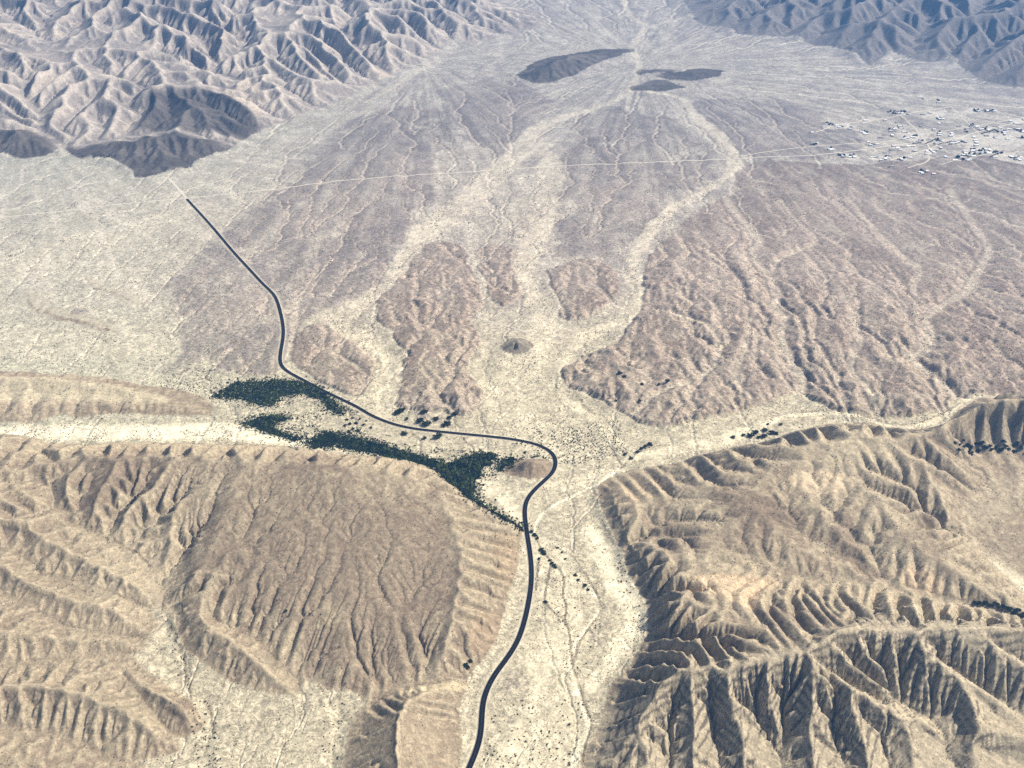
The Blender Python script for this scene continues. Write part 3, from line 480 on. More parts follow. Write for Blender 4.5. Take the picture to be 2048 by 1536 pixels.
h4,a4=erode(T4+fbm(X,Y,40,2,21)[::4,::4][:T4.shape[0],:T4.shape[1]]*A4*2,rr(T4.shape[0],4),DU*4,DV*4,K4*4,A4<-1,24,T4,2,.12,diff=.02,fm=F4)
d2=up(h4-T4,T2.shape)
h2,a2=erode(T2+d2+.8*A2*fbm(X,Y,20,2,22)[::2,::2][:T2.shape[0],:T2.shape[1]],rr(T2.shape[0],2),DU*2,DV*2,K2*1.6,A2<-1,14,T2,4,.12,diff=.03,fm=F2)
d1=up(h2-T2,T0.shape)
Hh,AA=erode(T0+d1+(.15+.9*act)*fbm(X,Y,14,3,23),R,DU,DV,Kf*(1+1.6*bad+1.2*face+1.3*plat+.8*lft),act<-1,9,T0,8,.12,diff=.05,fm=far*hill)
plainf=1-act
# road bed: level the ground along the line
rp=spline([(x,y,0) for x,y in ROAD],8); rx,ry,_=at(rp[:,0],rp[:,1],0)
seg=np.concatenate([[0],np.cumsum(np.hypot(np.diff(rx),np.diff(ry)))]); ns=int(seg[-1]/6)
ss=np.linspace(0,seg[-1],ns); rx=np.interp(ss,seg,rx); ry=np.interp(ss,seg,ry)
def smooth1(a,k):
    q=np.pad(a,k,mode='edge').cumsum(); q=np.concatenate([[0],q]); return (q[2*k+1:]-q[:-2*k-1])/(2*k+1)
for _ in range(2): rx=smooth1(rx,3); ry=smooth1(ry,3)
def samp(F,x,y):
    iu,iv=gi(np.asarray(x,float),np.asarray(y,float)); iu=np.clip(iu,0,NU-1.001); iv=np.clip(iv,0,NV-1.001); a=iu.astype(int); b=iv.astype(int); fa=iu-a; fb=iv-b
    return (F[b,a]*(1-fa)+F[b,a+1]*fa)*(1-fb)+(F[b+1,a]*(1-fa)+F[b+1,a+1]*fa)*fb
rh=samp(Hh,rx,ry)
for _ in range(3): rh=smooth1(rh,8)
rh=np.maximum(rh,.4)
road_d=np.full((NV,NU),1e3,np.float32); road_h=np.zeros((NV,NU),np.float32)
for k in range(0,ns):
    rr0=math.hypot(rx[k],ry[k]); iu,iv=gi(rx[k],ry[k]); eu=34/(rr0*DU)+1; ev=34/(rr0*DV)+1
    a0,a1=int(max(0,iu-eu)),int(min(NU,iu+eu+1)); b0,b1=int(max(0,iv-ev)),int(min(NV,iv+ev+1))
    if a1<=a0 or b1<=b0: continue
    d=np.hypot(X[b0:b1,a0:a1]-rx[k],Y[b0:b1,a0:a1]-ry[k]); c=road_d[b0:b1,a0:a1]; m=d<c
    c[m]=d[m]; road_h[b0:b1,a0:a1][m]=rh[k]
rw=1-sm(9,30,road_d); Hh=Hh*(1-rw)+road_h*rw
Z=(Hh+base(X,Y)).astype(np.float32)
def hz(x,y): return samp(Z,x,y)
def onground(px,py):
    dx,dy,dz=ray(px,py); t=np.arange(1300,11000,3.0); x,y,z=t*dx,t*dy,CAM_H+t*dz
    g=samp(Z,x,y); k=np.argmax(z<g); return float(x[k]),float(y[k]),float(g[k])
print('terrain',round(time.time()-T_START,1))
# ================= ground colours (albedo)
def lerp(a,b,t): return a+(np.asarray(b,np.float32)-a)*t[...,None]
n1=fbm(X,Y,420,5,41); n2=fbm(X,Y,90,4,42); n3=fbm(X,Y,22,3,43); n4=fbm(X,Y,9,2,44)
lA=np.log10(np.maximum(AA,1)); chan=sm(2.9,4.3,lA+.25*n3)
gx=np.gradient(Z,axis=1)/(R[:,None]*DU); gr=np.gradient(Z,axis=0)/(R[:,None]*DV); slope=np.hypot(gx,gr)
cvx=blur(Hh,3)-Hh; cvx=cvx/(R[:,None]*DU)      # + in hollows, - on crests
col=np.empty((NV,NU,3),np.float32); col[:]=(.45,.39,.285)
# plain: pale scrub-covered sand, greener at left, browner on the fan
left=1-sm(-1500,-300,X-.0*Y); left*=sm(1900,2400,Y)
col=lerp(col,(.42,.395,.295),left*.9)
fan=sm(2500,3300,Y); col=lerp(col,(.39,.345,.285),fan*(1-left*.6)*.8)
col=lerp(col,(.33,.295,.25),sm(.0,.5,n1+.3*n2)*fan*.55*(1-left))
# streaks running down the fan
def streak(px,py,sd,k=1700):
    ax,ay,_=at(px,py); return fbm(np.arctan2(X-ax,ay-Y)*k+6*wob2,np.hypot(X-ax,Y-ay)*.10+14*wob2,34,4,sd)
m0=sm(420,260,px0-.15*(Y-2500)+60*wob2)
st=streak(850,120,51)*(1-m1)+streak(1270,130,52)*m1; st=st*(1-m0)+streak(60,250,53)*m0
st=st*.8+.45*fbm(X,Y,60,4,54); col=lerp(col,(.54,.485,.385),sm(.02,.4,st)*fan*.6); col=lerp(col,(.24,.21,.185),sm(.02,.4,-st)*fan*.6*(1-.75*left))

# terraces: desert varnish, brown to grey-violet
br=np.clip(np.maximum.reduce([TM[k] for k in ('t2','t3','t4','t5','t7')]),0,1)*(1-.85*np.clip(wash,0,1))
stq=np.clip(.55-1.1*st,0,1)
gy=np.clip(np.maximum.reduce([TM[k] for k in ('t1','t6','t8','t9')]),0,1)*(1-.85*np.clip(wash,0,1))
vb=np.clip(.7+.6*n2+.8*n3+.3*n4,0,1)
col=lerp(col,(.188,.160,.146),gy*(.25+.3*vb+.45*stq)*.85); col=lerp(col,(.168,.122,.100),br*(.35+.4*vb+.3*stq)*(1-.25*fan))
tcut=np.clip(br+gy,0,1)
edge=np.clip(dil(g1w)-g1w,0,1)*.9+np.clip(dil(g2)-dil(g1),0,1)*.45
col=lerp(col,(.15,.122,.10),np.clip(edge*(1-hill)*(.75+.5*tcut)*(.8+.8*n3),0,1)*(1-.5*left)); col=lerp(col,(.62,.55,.42),np.clip(g1*(.75+.6*n3)+.28*g2*(1-.5*tcut),0,1)*(1-hill)*(.75-.15*tcut))
col=lerp(col,(.50,.42,.325),tcut*chan*.75); col=lerp(col,(.46,.37,.285),tcut*sm(.10,.34,slope)*.45)
lowt=tcut*sm(.1,-.5,n1+.5*n2)*.35; col=lerp(col,(.40,.33,.27),lowt)
# near hills
nh=hill*(1-far)*(1-.75*(holes[3]|holes[4])*sm(.22,.10,slope)); hb=np.clip(.45+.7*n2+.9*n3+.35*n4,0,1)
hc=np.empty_like(col); hc[:]=(.355,.290,.208)
hc=lerp(hc,(.225,.172,.128),hb*.85); hc=lerp(hc,(.47,.395,.285),sm(.15,.75,n1)*.6)
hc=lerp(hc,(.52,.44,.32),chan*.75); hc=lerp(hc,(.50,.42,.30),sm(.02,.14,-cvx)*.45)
rightside=sm(200,420,X-.0*Y)*nh
hc=lerp(hc,(.44,.375,.275),bad*.6)
# thin strata on the steep faces
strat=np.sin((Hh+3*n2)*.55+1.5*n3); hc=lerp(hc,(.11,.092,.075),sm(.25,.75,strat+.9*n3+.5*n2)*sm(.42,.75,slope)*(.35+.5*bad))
DK=(.185,.138,.105)
PATCH=[([(1490,985),(1590,1000),(1700,1010),(1760,1060),(1790,1130),(1740,1150),(1640,1090),(1560,1060),(1480,1020)],55,DK,.6),([(1420,960),(1560,975),(1580,1040),(1500,1030),(1400,1000)],60,DK,.5),([(1270,1010),(1400,1030),(1560,1110),(1640,1150),(1560,1150),(1400,1110),(1290,1070)],50,DK,.45),([(1780,980),(1850,1020),(1930,1110),(2010,1190),(1900,1160),(1800,1080)],52,DK,.5),([(1500,1200),(1620,1190),(1700,1230),(1620,1260),(1500,1300),(1400,1290)],85,DK,.4),([(160,900),(320,905),(270,980),(210,1030),(160,980),(120,930)],48,DK,.55),([(420,980),(560,960),(720,960),(860,990),(900,1120),(860,1280),(740,1340),(600,1320),(500,1230),(400,1150)],40,DK,.5),([(260,1345),(300,1375),(380,1410),(400,1450),(340,1440),(280,1395)],14,DK,.6),([(560,905),(700,910),(720,930),(600,930)],68,DK,.45),([(1350,1170),(1420,1145),(1560,1148),(1530,1185),(1520,1215),(1500,1230),(1440,1190)],62,(.60,.455,.31),.8),([(1590,945),(1680,950),(1720,975),(1640,985),(1580,965)],62,(.60,.48,.34),.75),([(1830,1120),(1880,1140),(1890,1170),(1830,1160),(1800,1130)],52,(.56,.43,.30),.7),([(1215,968),(1300,955),(1360,965),(1300,1000),(1240,1010)],36,(.50,.39,.27),.5),
([(985,1070),(1040,1062),(1044,1140),(1020,1160),(990,1150)],10,(.36,.27,.18),.55),([(960,1235),(1005,1225),(1008,1290),(960,1310),(940,1290)],8,(.34,.25,.17),.5),([(780,1385),(850,1372),(930,1362),(930,1375),(850,1388)],10,(.60,.50,.335),.7),([(1800,1225),(1850,1205),(1870,1212),(1830,1240)],75,(.55,.48,.35),.6),([(-50,760),(100,757),(330,790),(300,806),(100,800),(-50,795)],14,(.58,.51,.36),.6)]
for p,h,c,a in PATCH: m=blur(grid_poly(p,h).astype(np.float32),16 if c is DK else 5); hc=lerp(hc,c,(sm(.3,.9,m+.7*n2+.6*n3+.3*wob2) if c is DK else sm(.2,.7,m+.35*n2))*sm(.03,.3,m)*a)
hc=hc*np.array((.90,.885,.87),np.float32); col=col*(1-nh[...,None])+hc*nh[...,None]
# far ranges
fh=hill*far; fc=np.empty_like(col); fc[:]=(.27,.238,.21)
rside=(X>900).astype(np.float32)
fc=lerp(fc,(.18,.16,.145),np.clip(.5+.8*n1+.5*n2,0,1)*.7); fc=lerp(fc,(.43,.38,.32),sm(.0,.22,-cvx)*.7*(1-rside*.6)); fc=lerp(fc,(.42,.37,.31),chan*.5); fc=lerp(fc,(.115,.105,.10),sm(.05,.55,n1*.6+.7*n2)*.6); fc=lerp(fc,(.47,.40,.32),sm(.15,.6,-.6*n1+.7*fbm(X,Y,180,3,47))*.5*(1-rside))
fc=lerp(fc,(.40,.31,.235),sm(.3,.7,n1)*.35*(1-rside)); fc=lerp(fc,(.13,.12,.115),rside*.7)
dark=np.zeros_like(hill)
for m in holes[5:7]: dark=np.maximum(dark,m.astype(np.float32)*np.clip(.75+.9*n2+.5*n3+.1*Z0,0,1))
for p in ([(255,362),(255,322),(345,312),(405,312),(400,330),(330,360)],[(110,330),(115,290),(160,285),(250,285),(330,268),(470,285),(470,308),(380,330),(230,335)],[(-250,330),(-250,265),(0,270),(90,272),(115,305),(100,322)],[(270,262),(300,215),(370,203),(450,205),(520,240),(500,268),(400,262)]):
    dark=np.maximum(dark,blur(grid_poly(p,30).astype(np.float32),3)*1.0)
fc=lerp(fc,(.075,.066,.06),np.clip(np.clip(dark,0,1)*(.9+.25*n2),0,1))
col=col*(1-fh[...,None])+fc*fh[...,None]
# washes: fresh pale sand, braided
brd=np.abs(fbm(X,Y,46,3,61)); 
wv=np.clip(wash,0,1)*(1-hill*.8); col=lerp(col,(.66,.575,.42),np.clip(wv*(.62+.4*sm(.10,.0,brd)+.35*n3),0,1)*(1-.25*fan))
col=lerp(col,(.74,.665,.51),sm(.98,1.4,wash)*.8*(1-hill))
col=lerp(col,(.50,.43,.33),chm*(terr>.2)*.6*(1-hill))
col=lerp(col,(.56,.49,.37),(1-sm(7,13,road_d))*.7)
for m,c in ((holes[0],(.25,.19,.138)),(holes[1],(.21,.18,.14))): col=lerp(col,c,blur(m&(Z0>1.2),1)*.9) if False else lerp(col,c,(m&(Z0>1.0)).astype(np.float32)*.9)
# damp, overgrown soil of the oasis and bare pads of the settlement
for p,a in OASIS: m=blur(grid_poly(p).astype(np.float32),5); col=lerp(col,(.085,.105,.042),sm(.35,.8,m+.6*n3+.4*n2)*sm(.03,.25,m)*a)
for p in PADS: m=blur(grid_poly(p).astype(np.float32),1); col=lerp(col,(.58,.52,.42),sm(.3,.6,m+.2*n3)*.75)
bedm=np.zeros_like(hill)
for p in BEDS: f=line_field([(x,y,2.6) for x,y in p])+.35*n3; bedm=np.maximum(bedm,(1-sm(.5,1.3,f))*(1.5 if p in BEDS[:4] else .9))
col=lerp(col,(.15,.115,.08),np.clip(bedm*np.clip(.6+.9*n3+.5*n2,0,1),0,1)*.8)
# tint by distance, then mottling by stones and low scrub
nearw=1-sm(2300,3300,R)[:,None]; col=col*(1+nearw[...,None]*np.array((-.02,.0,-.045),np.float32))
farw=sm(3200,5200,R)[:,None]*(1-hill); col=col*(1-farw[...,None]*np.array((.20,.17,.11),np.float32))  # distance haze put into the albedo: far ground darker and bluer
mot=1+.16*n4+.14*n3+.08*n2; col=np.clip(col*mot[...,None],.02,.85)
print('colour',round(time.time()-T_START,1))
# ================= material
def terrain_material():
    m=bpy.data.materials.new('desert_ground'); m.use_nodes=True; n=m.node_tree.nodes; l=m.node_tree.links
    bs=n['Principled BSDF']; bs.inputs['Roughness'].default_value=.95; bs.inputs['Specular IOR Level'].default_value=.05
    at_=n.new('ShaderNodeAttribute'); at_.attribute_name='albedo'
    at2=n.new('ShaderNodeAttribute'); at2.attribute_name='scrubby'
    geo=n.new('ShaderNodeNewGeometry')
    def noise(scale,det,rough=.6):
        q=n.new('ShaderNodeTexNoise'); q.inputs['Scale'].default_value=scale; q.inputs['Detail'].default_value=det; q.inputs['Roughness'].default_value=rough; l.new(geo.outputs['Position'],q.inputs['Vector']); return q
    def mth(op,a,b=None,clamp=False):
        q=n.new('ShaderNodeMath'); q.operation=op; q.use_clamp=clamp
        for i,v in enumerate((a,b)):
            if v is None: continue
            if isinstance(v,(int,float)): q.inputs[i].default_value=v
            else: l.new(v,q.inputs[i])
        return q.outputs[0]
    def ramp(v,a,b):
        q=n.new('ShaderNodeMapRange'); q.interpolation_type='SMOOTHSTEP'; l.new(v,q.inputs[0]); q.inputs[1].default_value=a; q.inputs[2].default_value=b; return q.outputs[0]
    a=noise(.10,5,.7); b=noise(.30,3,.7); c=noise(.012,4,.6)
    g=mth('ADD',mth('MULTIPLY',ramp(a.outputs[0],.30,.70),.40),.81); g2=mth('ADD',mth('MULTIPLY',ramp(b.outputs[0],.35,.65),.30),.86)
    tone=mth('MULTIPLY',g,g2)
    def threads(scale,dist,w):
        q=noise(scale,3,.55); q.inputs['Distortion'].default_value=dist
        return mth('SUBTRACT',1.0,ramp(mth('ABSOLUTE',mth('SUBTRACT',q.outputs[0],.5)),0.0,w))
    th1=mth('MULTIPLY',threads(.028,1.2,.055),at2.outputs['Fac']); th2=mth('MULTIPLY',threads(.040,1.6,.060),at2.outputs['Fac'])
    tone=mth('MULTIPLY',tone,mth('ADD',1.0,mth('MULTIPLY',th1,.34))); tone=mth('MULTIPLY',tone,mth('SUBTRACT',1.0,mth('MULTIPLY',th2,.42)))
    # scrub and stones: dark specks on the flats
    vo=n.new('ShaderNodeTexVoronoi'); vo.inputs['Scale'].default_value=.16; vo.inputs['Randomness'].default_value=1; l.new(geo.outputs['Position'],vo.inputs['Vector'])
    spk=mth('SUBTRACT',1.0,ramp(vo.outputs['Distance'],.10,.30)); spk=mth('MULTIPLY',spk,ramp(c.outputs[0],.48,.66)); spk=mth('MULTIPLY',spk,at2.outputs['Fac'])
    tone=mth('MULTIPLY',tone,mth('SUBTRACT',1.0,mth('MULTIPLY',spk,.34)))
    mx=n.new('ShaderNodeMix'); mx.data_type='RGBA'; mx.blend_type='MULTIPLY'; mx.inputs[0].default_value=1
    cr=n.new('ShaderNodeCombineColor'); 
    for i in range(3): l.new(tone,cr.inputs[i])
    l.new(at_.outputs['Color'],mx.inputs[6]); l.new(cr.outputs[0],mx.inputs[7]); l.new(mx.outputs[2],bs.inputs['Base Color'])
    bh=noise(.09,6,.62); bp=n.new('ShaderNodeBump'); bp.inputs['Strength'].default_value=1.0; bp.inputs['Distance'].default_value=1.6
    l.new(bh.outputs[0],bp.inputs['Height']); l.new(bp.outputs[0],bs.inputs['Normal'])
    return m
GROUND=terrain_material()
# ================= terrain sheets, one object for each landform, cut from the same surface
def seedpoly(p,h=0): return grid_poly2(p) if h==0 else grid_poly(p,h,1)
reg=np.zeros((NV,NU),np.int8); onh=Z0>.9
names=[('desert_floor','pale desert floor with alluvial fans, braided washes and scrub')]
def region(name,label,mask):
    names.append((name,label)); reg[mask&(reg==0)]=len(names)-1
def P(p): return grid_poly2(p)
fl=[(x,y+3) for x,y in FOOTL]
region('mountain_range','hazy tan mountain range of furrowed ridges at the upper left',(far>.5)&onh&(X<-.0)&(X<.045*Y+0)&~holes[5]&~holes[6])
region('mountain_range','steep blue-grey mountain range at the upper right corner',(far>.5)&onh&(X>900)&~holes[5]&~holes[6])
region('dark_hill','long dark rocky hill on the far fan',holes[5]&onh)
region('dark_hill','group of low dark rocky hills beside the pale far wash',holes[6]&onh)
region('hillock','smooth brown hillock inside the bend of the paved road',holes[0]&onh)
region('hillock','small pointed hillock standing alone in the pale wash',holes[1]&onh)
region('low_ridge','low pale yellowish ridges at the left edge above the sandy valley',holes[2]&onh)
region('low_ridge','thin low scarp crossing the pale plain at left',holes[3]&onh)
region('low_ridge','short broken scarp on the left plain, farther one of two',holes[4]&onh)
region('hill','fluted pale hill at the bottom centre beside the road',onh&P([(705,1432),(770,1394),(850,1371),(932,1362),(945,1380),(940,1620),(660,1640),(675,1500)]))
region('hill','broad brown hill with many shallow gullies left of the paved road',onh&(X<200)&P([(-500,850),(1050,850),(1060,1080),(1000,1300),(935,1362),(850,1372),(770,1396),(700,1420),(600,1410),(450,1375),(360,1320),(325,1220),(330,1180),(300,1135),(240,1094),(168,1057),(115,1001),(56,957),(-500,900)]))
region('hill','low striped ridges and side valleys in the lower left corner',onh&(X<0)&(far<.5))
region('hill','wide tan plateau and pale fluted badlands at the lower right',onh&(X>0)&(far<.5))
for k,lb in dict(t7='huge brown gullied terrace across the middle right',t3='largest reddish-brown terrace left of the central wash',t5='reddish terrace between two pale washes right of centre',t4='small dark brown terrace between washes at centre',t2='brown broken terrace beside the road bend at left',t1='grey striped terrace crossed by the straight road',t6='grey-brown terrace between the two long pale washes').items():
    region('alluvial_terrace',lb,(TM[k]>.5)&(terr>.8))
nid=np.arange(NV*NU).reshape(NV,NU)
quads=np.stack([nid[:-1,:-1],nid[:-1,1:],nid[1:,1:],nid[1:,:-1]],-1).reshape(-1,4)   # counted so that faces look up
freg=reg[:-1,:-1].ravel()
# analytic vertex normals, so that the cut between two sheets does not show
sn,cn=np.sin(U)[None],np.cos(U)[None]; nx=-(gr*sn+gx*cn); ny=-(gr*cn-gx*sn); nl=np.sqrt(nx*nx+ny*ny+1)
NRM=np.stack([nx/nl,ny/nl,1/nl],-1).reshape(-1,3).astype(np.float32)
CO=np.stack([X,Y,Z],-1).reshape(-1,3).astype(np.float32)
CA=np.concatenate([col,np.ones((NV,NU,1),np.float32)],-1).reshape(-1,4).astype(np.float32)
SCB=(np.clip((1-hill)*(1-.35*far)*(.95-.45*np.clip(wash,0,1))+.45*nh,0,1)*np.clip(road_d/14-.4,0,1)).astype(np.float32).ravel()
for i,(nm,lb) in enumerate(names):
    f=quads[freg==i]
    if len(f)==0: continue
    used,inv=np.unique(f,return_inverse=True); f=inv.reshape(-1,4)
    me=bpy.data.meshes.new(nm); me.vertices.add(len(used)); me.vertices.foreach_set('co',CO[used].ravel())
    me.loops.add(f.size); me.loops.foreach_set('vertex_index',f.astype(np.int32).ravel()); me.polygons.add(len(f)); me.polygons.foreach_set('loop_start',np.arange(0,f.size,4,dtype=np.int32))
    me.polygons.foreach_set('use_smooth',np.ones(len(f),bool)); me.update()
    me.normals_split_custom_set_from_vertices(NRM[used])
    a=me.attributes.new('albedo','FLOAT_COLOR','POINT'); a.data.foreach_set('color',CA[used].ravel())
    a=me.attributes.new('scrubby','FLOAT','POINT'); a.data.foreach_set('value',SCB[used])
    me.materials.append(GROUND); tag(link(bpy.data.objects.new(nm,me)),lb,None,None,'structure')
# the land beyond the frame: one wide sheet a little lower
GB=bpy.data.materials.new('outer_desert'); GB.use_nodes=True; b_=GB.node_tree.nodes['Principled BSDF']; b_.inputs['Base Color'].default_value=(.38,.33,.26,1); b_.inputs['Roughness'].default_value=.95
me=bpy.data.meshes.new('outer_plain'); e=15000
me.from_pydata([(sx*e,sy,SL*(sy-Y0)-22) for sx,sy in ((-1,-e),(1,-e),(1,e),(-1,e))],[],[(0,1,2,3)]); me.materials.append(GB)
tag(link(bpy.data.objects.new('outer_plain',me)),'flat desert plain stretching away beyond the hills',None,None,'structure')
# ================= haze
hm=bpy.data.materials.new('haze_air'); hm.use_nodes=True; n=hm.node_tree.nodes; n.remove(n['Principled BSDF'])
pv=n.new('ShaderNodeVolumePrincipled'); pv.inputs['Color'].default_value=(.17,.46,1,1); pv.inputs['Density'].default_value=3.8e-5; pv.inputs['Anisotropy'].default_value=.2
hm.node_tree.links.new(pv.outputs[0],n['Material Output'].inputs['Volume'])
zb,zt=SL*(-16000-Y0)-40,1640
vv=[(x,y,z) for z in (zb,zt) for x,y in ((-16000,-16000),(16000,-16000),(16000,16000),(-16000,16000))]
me=bpy.data.meshes.new('haze'); me.from_pydata(vv,[],[(3,2,1,0),(4,5,6,7),(0,1,5,4),(1,2,6,5),(2,3,7,6),(3,0,4,7)]); me.materials.append(hm)
tag(link(bpy.data.objects.new('haze',me)),'thin pale blue haze filling the air over the desert','haze',None,'stuff')
print('mesh',round(time.time()-T_START,1))
# ================= plain materials
def pmat(name,c,rough=.9,var=.25,scale=.6,spec=.05):
    m=bpy.data.materials.new(name); m.use_nodes=True; n=m.node_tree.nodes; l=m.node_tree.links; b=n['Principled BSDF']
    b.inputs['Roughness'].default_value=rough; b.inputs['Specular IOR Level'].default_value=spec
    g=n.new('ShaderNodeNewGeometry'); q=n.new('ShaderNodeTexNoise'); q.inputs['Scale'].default_value=scale; q.inputs['Detail'].default_value=4; l.new(g.outputs['Position'],q.inputs['Vector'])
    oi=n.new('ShaderNodeObjectInfo'); ad=n.new('ShaderNodeMath'); ad.operation='ADD'; l.new(q.outputs[0],ad.inputs[0]); l.new(oi.outputs['Random'],ad.inputs[1])
    mr=n.new('ShaderNodeMapRange'); mr.inputs[1].default_value=.3; mr.inputs[2].default_value=1.7; l.new(ad.outputs[0],mr.inputs[0])
    mx=n.new('ShaderNodeMix'); mx.data_type='RGBA'; l.new(mr.outputs[0],mx.inputs[0])
    mx.inputs[6].default_value=(*[v*(1-var) for v in c],1); mx.inputs[7].default_value=(*[min(1,v*(1+var)) for v in c],1); l.new(mx.outputs[2],b.inputs['Base Color']); return m
M_ASPH=pmat('asphalt',(.009,.009,.012),.95,.15,.3,.0); M_SHLD=pmat('gravel_shoulder',(.40,.35,.27),.95,.15,.4)
M_DIRT=pmat('dirt_track',(.52,.47,.38),.95,.12,.2); M_YEL=pmat('yellow_paint',(.25,.18,.04),.8,.1)
M_PALM=pmat('palm_frond',(.058,.078,.024),.7,.75,.12); M_LEAF=pmat('mesquite_leaf',(.034,.042,.020),.8,.4,.4); M_BARK=pmat('bark',(.14,.10,.07)); M_SKIRT=pmat('dry_frond',(.20,.15,.09))
M_REED=pmat('reed',(.072,.112,.034),.8,.7,.03); M_SCRUB=pmat('scrub',(.060,.058,.040),.9,.45,.1); M_DRY=pmat('dry_brush',(.13,.085,.055),.9,.4,.1)
M_GARDEN=pmat('garden_leaf',(.022,.034,.024),.8,.4,.3)
M_WALLS=[pmat('stucco_white',(.78,.75,.68),.9,.08),pmat('stucco_tan',(.52,.43,.32),.9,.1)]
M_ROOFS=[pmat('roof_white',(.80,.79,.76),.8,.06),pmat('roof_tan',(.40,.30,.23),.9,.15),pmat('roof_grey',(.30,.30,.30),.9,.15),pmat('roof_red',(.34,.17,.11),.9,.15)]
def mesh_obj(name,v,f,mat,parent=None,smooth=False):
    me=bpy.data.meshes.new(name); me.from_pydata([tuple(map(float,p)) for p in v],[],f); me.materials.append(mat)
    if smooth: me.polygons.foreach_set('use_smooth',[True]*len(me.polygons))
    o=link(bpy.data.objects.new(name,me)); 
    if parent: o.parent=parent
    return o
# ================= ribbons
def ribbon(name,x,y,hw,lift,mat,label=None,edge=0.,parent=None,zz=None,off=0.):
    tx,ty=np.gradient(x),np.gradient(y); ln=np.hypot(tx,ty)+1e-9; nx_,ny_=ty/ln,-tx/ln
    z=hz(x,y) if zz is None else zz
    v=[];f=[]
    prof=((-hw-edge,-.5),(-hw,0),(hw,0),(hw+edge,-.5)) if edge else ((-hw,0),(hw,0))
    n=len(prof)
    for k in range(len(x)):
        for s,dz in prof: v.append((x[k]+nx_[k]*(s+off),y[k]+ny_[k]*(s+off),z[k]+lift+dz))
    for k in range(len(x)-1):
        for j in range(n-1): f.append((k*n+j,k*n+j+1,k*n+n+j+1,k*n+n+j))
    o=mesh_obj(name,v,f,mat,parent)
    if label: tag(o,label,None,None,'structure')
    return o
rz_=hz(rx,ry); rz_=np.maximum(rz_,np.maximum(hz(rx+4,ry),hz(rx-4,ry)))
for _ in range(2): rz_=smooth1(rz_,2)
sh_o=ribbon('road_shoulder',rx,ry,5.9,.45,M_SHLD,'pale gravel shoulder along both sides of the paved road',1.5,None,rz_)
ro=ribbon('paved_road',rx,ry,5.4,.62,M_ASPH,'dark asphalt road winding up the wash and straight across the fan',0,None,rz_)
ribbon('centre_line',rx,ry,.06,.635,M_YEL,None,0,ro,rz_,0.)
for pts,wd,lb in TRACKS:
    q=spline([(a,b,0) for a,b in pts],10)
    if pts[0][1]<700: x_,y_,_=at(q[:,0],q[:,1],0)
    else: g_=np.array([onground(a,b) for a,b in q[:,:2]]); x_,y_=g_[:,0],g_[:,1]
    s_=np.concatenate([[0],np.cumsum(np.hypot(np.diff(x_),np.diff(y_)))]); k_=max(4,int(s_[-1]/8)); t_=np.linspace(0,s_[-1],k_); x_=np.interp(t_,s_,x_); y_=np.interp(t_,s_,y_)
    x_=x_+1.5*fbm(x_,y_,60,2,71)
    zz=np.maximum.reduce([hz(x_,y_),hz(x_+wd/2,y_),hz(x_-wd/2,y_),hz(x_,y_+wd/2),hz(x_,y_-wd/2)])
    ribbon('dirt_track',x_,y_,wd/2,.35,M_DIRT,lb,.8,None,zz)
# ================= plants
def leaf_cloud(n,rx_,rz_,cz,size,seed,clumps=9):
    r=np.random.RandomState(seed); v=[];f=[]
    cs=r.normal(size=(clumps,3)); cs/=np.linalg.norm(cs,axis=1)[:,None]; cs*=r.uniform(.35,.72,(clumps,1)); cs[:,2]=np.abs(cs[:,2])*.9-.1
    for i in range(n):
        c=cs[i%clumps]; d=r.normal(size=3); d/=np.linalg.norm(d); p=(c+d*r.uniform(.12,.42))*np.array([rx_,rx_,rz_]); p[2]+=cz; p[2]=max(p[2],size*.4)
        a=r.normal(size=3); a/=np.linalg.norm(a); b=np.cross(a,r.normal(size=3)); b/=np.linalg.norm(b); s=size*r.uniform(.6,1.3)
        k=len(v); v+= [p-a*s*.5-b*s*.3,p+a*s*.1-b*s*.5,p+a*s*.6,p+a*s*.1+b*s*.5]; f.append((k,k+1,k+2,k+3))
    return v,f
def stem(p0,p1,r0,r1,v,f,n=5):
    p0,p1=np.array(p0,float),np.array(p1,float); d=p1-p0; d/=np.linalg.norm(d); a=np.cross(d,(0.3,.9,.2)); a/=np.linalg.norm(a); b=np.cross(d,a); k=len(v)
    for (p,r_) in ((p0,r0),(p1,r1)):
        for i in range(n): t=2*math.pi*i/n; v.append(p+(a*math.cos(t)+b*math.sin(t))*r_)
    for i in range(n): f.append((k+i,k+(i+1)%n,k+n+(i+1)%n,k+n+i))
def me_(name,v,f,mat):
    me=bpy.data.meshes.new(name); me.from_pydata([tuple(map(float,p)) for p in v],[],f); me.materials.append(mat); return me
# wide mesquite: several stems and a low dense crown, unit radius about 1
MESQ=[]
for k in range(4):
    v,f=leaf_cloud(300,1.12,.62,.42,.27,100+k,13); c=me_('crown',v,f,M_LEAF)
    v=[];f=[]; r_=random.Random(k)
    for i in range(4):
        t=i*1.57+r_.random(); m_=(.25*math.cos(t),.25*math.sin(t),.28); stem((.04*math.cos(t),.04*math.sin(t),-.08),m_,.05,.035,v,f); stem(m_,(.6*math.cos(t+.3),.6*math.sin(t+.3),.5),.035,.012,v,f,4)
    MESQ.append((c,me_('trunk',v,f,M_BARK)))
GARD=[me_('crown',c[0].vertices and [x.co for x in c[0].vertices],[tuple(p.vertices) for p in c[0].polygons],M_GARDEN) for c in MESQ]
